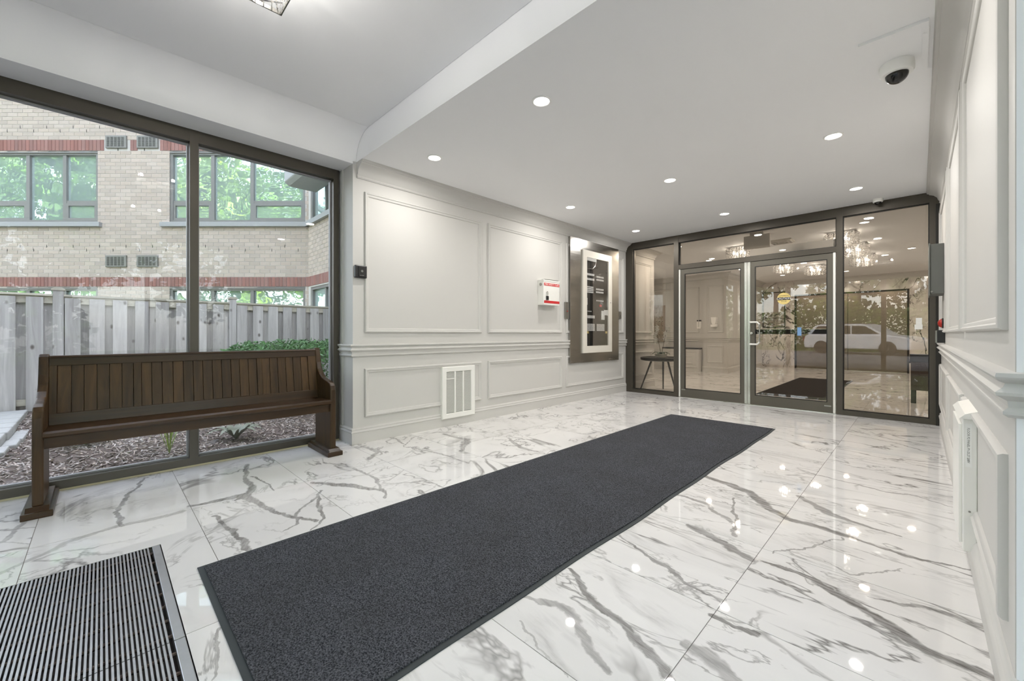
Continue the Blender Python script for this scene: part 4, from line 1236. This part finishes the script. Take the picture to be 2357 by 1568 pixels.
# ---- hedge and plants
hg = thing('juniper_hedge', 'low green juniper hedge between the fence and glazing', 'hedge', (-6.1, 1.9, .05))
lm_ = MB(); rg = random.Random(21); pts = []
while len(pts) < 9000:
    x = rg.uniform(-6.9, -5.3); y = rg.uniform(1.05, 2.95); u = (x + 6.1) / .8; v_ = (y - 2.0) / .95
    top = .90 - .16 * abs(u) ** 3 - .12 * abs(v_) ** 4 + .05 * math.sin(x * 9) * math.sin(y * 8)
    if u * u + abs(v_) ** 3 > 1: continue
    z = top - abs(rg.gauss(0, .09)) if rg.random() < .6 else rg.uniform(.05, top)
    pts.append((x, y, z))
leaves(lm_, pts, .035, rg, .25)
tag(lm_.build('foliage', 'juniper', hg, recalc=False), kind='stuff')
for k in range(8):
    x, y = -6.1 + rg.uniform(-.5, .5), 2.0 + rg.uniform(-.7, .7)
    MB().tube([(x, y, .02), (x + rg.uniform(-.1, .1), y, .35), (x + rg.uniform(-.2, .2), y + rg.uniform(-.2, .2), .68)], [.02, .014, .005], 6).build('stem', 'bark', hg)
def leafplant(name, label, x, y, n, L, W, H, mat, cat='plant'):
    z0 = gz(x, y)
    t = thing(name, label, cat, (x, y, z0)); r = random.Random(int(abs(x * 100)))
    for k in range(n):
        a = k * 2.4 + r.uniform(-.3, .3); l = L * r.uniform(.7, 1.1); m2 = MB(); vs = []
        for i in range(6):
            q = i / 5; rr = l * q; w = W * math.sin(PI * min(.98, .1 + .88 * q)); zz = z0 + H * math.sin(PI * q * .75) + .01
            cx, cy = x + math.cos(a) * rr, y + math.sin(a) * rr
            vs += [(cx - math.sin(a) * w, cy + math.cos(a) * w, zz), (cx, cy, zz - .25 * w), (cx + math.sin(a) * w, cy - math.cos(a) * w, zz)]
        m2.add(vs, [f for i in range(5) for f in ((i * 3, i * 3 + 1, i * 3 + 4, i * 3 + 3), (i * 3 + 1, i * 3 + 2, i * 3 + 5, i * 3 + 4))])
        m2.build('leaf', mat, t, smooth=True, recalc=False)
leafplant('hosta_plant', 'broad grey-green leafed plant in the mulch behind the bench', -4.70, .92, 12, .24, .032, .12, plain('hosta_leaf', (120, 126, 108), .5, var=.2))
leafplant('grass_tuft', 'thin yellow-green grass tuft in the mulch bed', -4.45, .40, 14, .16, .004, .22, 'leaf2')
leafplant('ground_fern', 'small dark green ground plant in the mulch near the fence', -5.2, -.1, 16, .22, .03, .10, 'leaf')

# ---- apartment building across the yard (front at 45 degrees to the room)
TH = math.atan(937.5 / 941.0)
bl = thing('apartment_building', 'tan brick apartment building with red soldier courses behind the fence', 'building', (-8.5 * math.sin(TH), 8.5 * math.cos(TH), 0), TH, local=True)
BX0, BX1 = -15.0, -4.214
holes = []
WZ = [(.62, 1.965), (3.327, 4.790), (6.127, 7.590)]
for z0, z1 in WZ:
    holes += [(-11.75, -8.613, z0, z1), (-7.122, -4.30, z0, z1)]
def cut(rects, hs):
    for h in hs:
        nr = []
        for r in rects: nr += minus(r, h)
        rects = nr
    return rects
mb = MB()
for r in cut([(BX0, BX1, -.1, 8.6)], holes): mb.box(r[0], r[1], .006, .25, r[2], r[3])
mb.build('mortar_wall', 'mortar', bl)
CO, PT = .0804, .2145
solds = [(1.99, 2.19), (4.817, 5.043), (7.62, 7.846)]
vents = [(-8.432, -7.999), (-7.782, -7.348)]
vz = [(2.397, 2.640), (4.863, 5.125)]
vh = [(a, b, c_, d_) for a, b in vents for c_, d_ in vz]
brs = []
def rowsof(za, zb, x0, x1, hs):
    n = max(1, round((zb - za) / CO)); co = (zb - za) / n
    for j in range(n):
        z = za + j * co; xx = BX0 + (PT / 2 if j % 2 else 0)
        while xx < x1:
            a, b = max(xx, x0) + .005, min(xx + PT, x1) - .005
            if b - a > .02:
                for r in cut([(a, b, z + .005, z + co - .005)], hs):
                    if r[1] - r[0] > .02 and r[3] - r[2] > .01: brs.append(r)
            xx += PT
rowsof(1.10, 1.99, -12.2, BX1, [h for h in holes])
rowsof(2.19, 4.817, -12.2, BX1, holes + vh)
rowsof(5.043, 7.62, -12.2, BX1, holes + vh)
full = [r for r in brs if abs((r[1] - r[0]) - (PT - .01)) < 1e-3 and abs((r[3] - r[2]) - (CO - .010)) < 4e-3 and 1.7 < r[2] < 5.6]
full.sort(key=lambda r: abs(r[0] + 6.4) + 1.2 * abs(r[2] - 3.2))
sel = full[:300]; ss = set(sel)
proto = B(0, PT - .01, 0, .02, 0, .0704).build('brick', 'brick', bl)
proto.location = (sel[0][0], 0, sel[0][2])
for r in sel[1:]: inst(proto, bl, (r[0], 0, r[2]))
mb = MB()
for r in brs:
    if r not in ss: mb.box(r[0], r[1], 0, .02, r[2], r[3])
tag(mb.build('brickwork', 'brick', bl), kind='stuff')
sp_ = None
for k, (z0, z1) in enumerate(solds[:2]):
    xx = BX1 - .0775
    while xx > -11.6:
        if not (k == 1 and any(a - .0 < xx + .06 and xx < b for a, b in vents)):
            if sp_ is None:
                sp_ = B(0, .068, 0, .02, 0, .196).build('soldier_brick', 'brick_red', bl); sp_.location = (xx, -.004, z0 + .004)
            else:
                o = inst(sp_, bl, (xx, -.004, z0 + .004)); o.scale = (1, 1, (z1 - z0 - .008) / .196)
        xx -= .0775
mb = MB(); xx = BX1 - .0775
while xx > -11.6:
    mb.box(xx, xx + .068, 0, .02, solds[2][0], solds[2][1]); xx -= .0775
tag(mb.build('soldier_course', 'brick_red', bl), kind='stuff')
wpm = MB()
for zc_, ph in ((2.72, 0), (2.80, .27), (5.20, .0), (5.28, .27), (1.99, .1), (4.817, .1)):
    xx = -11.6 + ph
    while xx < BX1 - .1:
        wpm.box(xx, xx + .010, -.002, .004, zc_, zc_ + .06); xx += .55
tag(wpm.build('weep_holes', 'gasket', bl), kind='stuff')
for a, b in vents:
    for z0, z1 in vz:
        v = B(a, b, -.03, .01, z0, z1).build('wall_vent', 'ventgrey', bl, bevel=.006)
        sl = MB()
        for i in range(5):
            for j in range(12):
                x0 = a + .03 + i * (b - a - .06) / 5; zz = z0 + .03 + j * (z1 - z0 - .06) / 12
                sl.box(x0 + .006, x0 + (b - a - .06) / 5 - .012, -.032, -.028, zz, zz + .008)
        tag(sl.build('vent_slots', 'gasket', v), kind='stuff')
def bwindow(x0, x1, z0, z1, mull, trans, door=False):
    w = MB()
    w.frame(x0, x1, z0, z1, [(0, .02), (0, .10), (.055, .10), (.055, .02)], lambda a, z, h: (a, h, z))
    for m_ in mull: w.box(m_ - .036, m_ + .036, .03, .10, z0 + .05, z1 - .05)
    ob = w.build('window', 'winframe', bl)
    B(x0, x1, .0, .03, z1 - .02, z1 + .025).build('lintel_flashing', 'winframe', ob)
    ed = [x0 + .055] + [v for m_ in mull for v in (m_ - .036, m_ + .036)] + [x1 - .055]
    for k in range(0, len(ed), 2):
        a, b = ed[k], ed[k + 1]
        if trans and (k // 2) in trans:
            tz = z0 + .43
            B(a, b, .035, .10, tz - .03, tz + .03).build('transom', 'winframe', ob)
            B(a, b, .075, .085, tz + .03, z1 - .055).build('pane', 'coat', ob)
            sh = MB(); sh.frame(a, b, z0 + .055, tz - .03, [(0, .03), (0, .08), (.045, .08), (.045, .03)], lambda q, z, h: (q, h, z)); sh.build('sash', 'winframe', ob)
            B(a + .04, b - .04, .06, .07, z0 + .09, tz - .07).build('pane', 'coat', ob)
        else:
            B(a, b, .075, .085, z0 + .055, z1 - .055).build('pane', 'coat', ob)
    return ob
for z0, z1 in WZ:
    low = z0 < 1
    bwindow(-11.75, -8.613, z0, z1, (-10.87, -10.10, -9.336), (1, 3) if not low else (), low)
    bwindow(-7.122, -4.30, z0, z1, (-6.246, -5.424), (0, 2) if not low else (), low)
    if not low:
        B(-11.85, -8.523, -.07, .05, z0 - .10, z0 - .005).build('sill', 'winframe_l', bl, bevel=.006)
        B(-7.276, -4.20, -.07, .05, z0 - .10, z0 - .005).build('sill', 'winframe_l', bl, bevel=.006)
# wing returning towards the lobby
wg = thing('building_wing', 'brick wing of the apartment building meeting the fence end', 'building', (-8.99, 3.03, 0), 0, local=True)
wh = [(.12, 2.3, 3.327, 4.79), (.12, 2.3, .62, 1.965)]
mb = MB()
for r in cut([(0, 4.4, -.1, 8.6)], wh): mb.box(r[0], r[1], .006, .25, r[2], r[3])
mb.build('mortar_wall', 'mortar', wg)
pb_ = None
n = round((3.227 - 2.19) / CO)
for j in range(n):
    z = 2.19 + j * CO; xx = .003 - (PT / 2 if j % 2 else 0)
    while xx < 2.6:
        a = max(xx, .003)
        if pb_ is None:
            pb_ = B(0, PT - .01, 0, .02, 0, .0704).build('brick', 'brick', wg); pb_.location = (a, 0, z)
        elif a == xx: inst(pb_, wg, (a, 0, z))
        else: B(a, xx + PT - .01, 0, .02, z, z + .0704).build('brick', 'brick', wg)
        xx += PT
q = None; xx = .004
while xx < 2.6:
    if q is None:
        q = B(0, .068, 0, .02, 0, .196).build('soldier_brick', 'brick_red', wg); q.location = (xx, -.004, 1.994)
    else: inst(q, wg, (xx, -.004, 1.994))
    xx += .0775
for z0, z1 in ((3.327, 4.79), (.62, 1.965)):
    w = MB().frame(.12, 2.3, z0, z1, [(0, .02), (0, .10), (.055, .10), (.055, .02)], lambda a, z, h: (a, h, z)).build('window', 'winframe', wg)
    for k in range(3):
        B(.175 + k * .69, .175 + k * .69 + .64, .075, .085, z0 + .055, z1 - .055).build('pane', 'coat', w)
        if k: B(.175 + k * .69 - .05, .175 + k * .69, .03, .1, z0 + .05, z1 - .05).build('mullion', 'winframe', w)
B(0, 2.4, -.07, .05, 3.227, 3.322).build('sill', 'winframe_l', wg)
cn = MB().prism([(2.42, 3.86), (2.42, 4.08), (3.00, 4.08), (3.00, 3.80), (2.50, 3.80)], 'x', -8.46, -4.7)
tag(cn.build('concrete_canopy', 'slab', bevel=.02), 'grey concrete canopy slab on the brick wing', 'canopy')

# ---- car park side (behind the viewer: seen in the reflections)
cpn = thing('entrance_canopy', 'ribbed pale canopy over the entrance doors', 'canopy', (-1.7, -3.2, 2.85))
B(-4.6, 1.2, -3.2, YE - .12, 2.98, 3.06).build('slab', 'winframe_l', cpn)
for k in range(18):
    x = -4.5 + k * .33
    B(x, x + .12, -3.2, YE - .12, 2.92, 2.98).build('rib', 'winframe_l', cpn)
B(-4.6, 1.2, -3.28, -3.2, 2.85, 3.08).build('fascia', 'bronze', cpn)
for x in (-4.3, .9):
    B(x, x + .14, -3.1, -2.96, -.02, 2.92).build('post', 'bronze', cpn)

def tree_mesh(seed, h, rad):
    r = random.Random(seed); f = MB(); pts = []
    blobs = [(r.gauss(0, rad * .42), r.gauss(0, rad * .42), h * r.uniform(.14, .92), rad * r.uniform(.35, .6)) for _ in range(22)]
    for bx_, by_, bz_, br_ in blobs:
        for _ in range(420):
            v = Vector((r.gauss(0, 1), r.gauss(0, 1), r.gauss(0, 1))).normalized() * br_ * r.uniform(.7, 1.05)
            pts.append((bx_ + v.x, by_ + v.y, bz_ + v.z * .8))
    leaves(f, pts, .17, r, .6)
    t = MB().tube([(0, 0, -.15), (.05, .02, h * .3), (-.05, .08, h * .6), (0, 0, h * .85)], [.18, .14, .09, .03], 8)
    for k in range(6):
        a = k * 1.05; t.tube([(0, .04, h * (.3 + .06 * k)), (math.cos(a) * rad * .5, math.sin(a) * rad * .5, h * (.45 + .06 * k))], [.06, .02], 6)
    return f, t
kinds = []
for s_, h_, r_, mt_ in ((1, 11.5, 3.2, 'leaf'), (2, 13.0, 3.0, 'leaf2'), (3, 9.0, 2.8, 'leaf')):
    f, t = tree_mesh(s_, h_, r_); kinds.append((f, t, mt_))
spots = [(-15.0, -21.5, 0), (-7.6, -22.4, 1), (-.4, -21.6, 0), (6.8, -22.4, 1), (13.6, -20.0, 0), (-11.2, -31.0, 1), (-3.6, -31.0, 0), (4.0, -31.0, 1), (20.0, -14.0, 1), (13.5, -7.5, 1), (10.5, -1.4, 2), (10.5, 5.0, 0), (17.5, -1.0, 1)]  # last four stand to the right, added to darken reflections in the left glazing
lab = ['broad dark green tree at the edge of the car park', 'tall pale green tree at the edge of the car park', 'short dense green tree added at the side to darken glazing reflections']
first = {}
for x, y, k in spots:
    if k not in first:
        t = thing('shade_tree', lab[k], 'tree', (x, y, -.13), group='car park trees', local=True)
        kinds[k][0].build('foliage', kinds[k][2], t, recalc=False)['kind'] = 'stuff'
        kinds[k][1].build('trunk', 'bark', t, smooth=True)
        first[k] = t
    else:
        c = dup(first[k], (x, y, -.13)); c.rotation_euler = (0, 0, x * 1.7)
        if y < -15: c.scale = (1.2, 1.2, 1.35)
for k in (0, 1): first[k].scale = (1.2, 1.2, 1.35)
hb = thing('boundary_hedge', 'long clipped green hedge beyond the car park', 'hedge', (0, -17.9, -.1))
m_ = MB(); r_ = random.Random(9)
leaves(m_, [(r_.uniform(-13, 13), -17.9 + r_.uniform(-.5, .5), r_.uniform(-.1, 2.4)) for _ in range(22000)], .10, r_, .5)
tag(m_.build('foliage', 'leaf', hb, recalc=False), kind='stuff')

# ---- parked car
car = thing('parked_car', 'white estate car parked across the drive', 'car', (-2.1, -14.2, -.02), PI + .35, local=True)
body = [(-2.25, .28), (-2.28, .55), (-2.2, .85), (-1.35, .98), (-1.15, 1.0), (2.05, 1.0), (2.2, .9), (2.26, .6), (2.22, .28)]
MB().prism(body, 'y', -.86, .86).build('body', 'carpaint', car, bevel=.06, segs=3)
cab = [(-1.25, .98), (-.55, 1.46), (-.3, 1.52), (1.5, 1.52), (1.75, 1.46), (2.12, .98)]
MB().prism(cab, 'y', -.74, .74).build('cabin', 'carpaint', car, bevel=.05, segs=3)
for s in (-1, 1):
    for w in ([(-1.05, 1.02), (-.5, 1.41), (.05, 1.44), (.05, 1.02)], [(.12, 1.02), (.12, 1.44), (.95, 1.44), (.95, 1.02)], [(1.02, 1.02), (1.02, 1.44), (1.6, 1.42), (1.92, 1.02)]):
        MB().prism(w, 'y', s * .735, s * .752).build('side_window', 'carglass', car)
    for x in (-1.42, 1.38):
        MB().lathe((x, s * .80, .33), [(.05, .10), (.33, .10), (.34, .06), (.34, -.06), (.33, -.10), (.05, -.10)], 24, 'y').build('wheel', 'tyre', car, smooth=True)
    B(2.16, 2.29, s * .74 - .1, s * .74 + .1, .66, .86).build('tail_lamp', 'taillight', car)
    B(-2.3, -2.18, s * .7 - .14, s * .7 + .14, .64, .76).build('head_lamp', 'whitep', car)
B(-.3, 1.5, -.6, -.56, 1.53, 1.57).build('roof_rail', 'blackp', car)
B(-.3, 1.5, .56, .6, 1.53, 1.57).build('roof_rail', 'blackp', car)
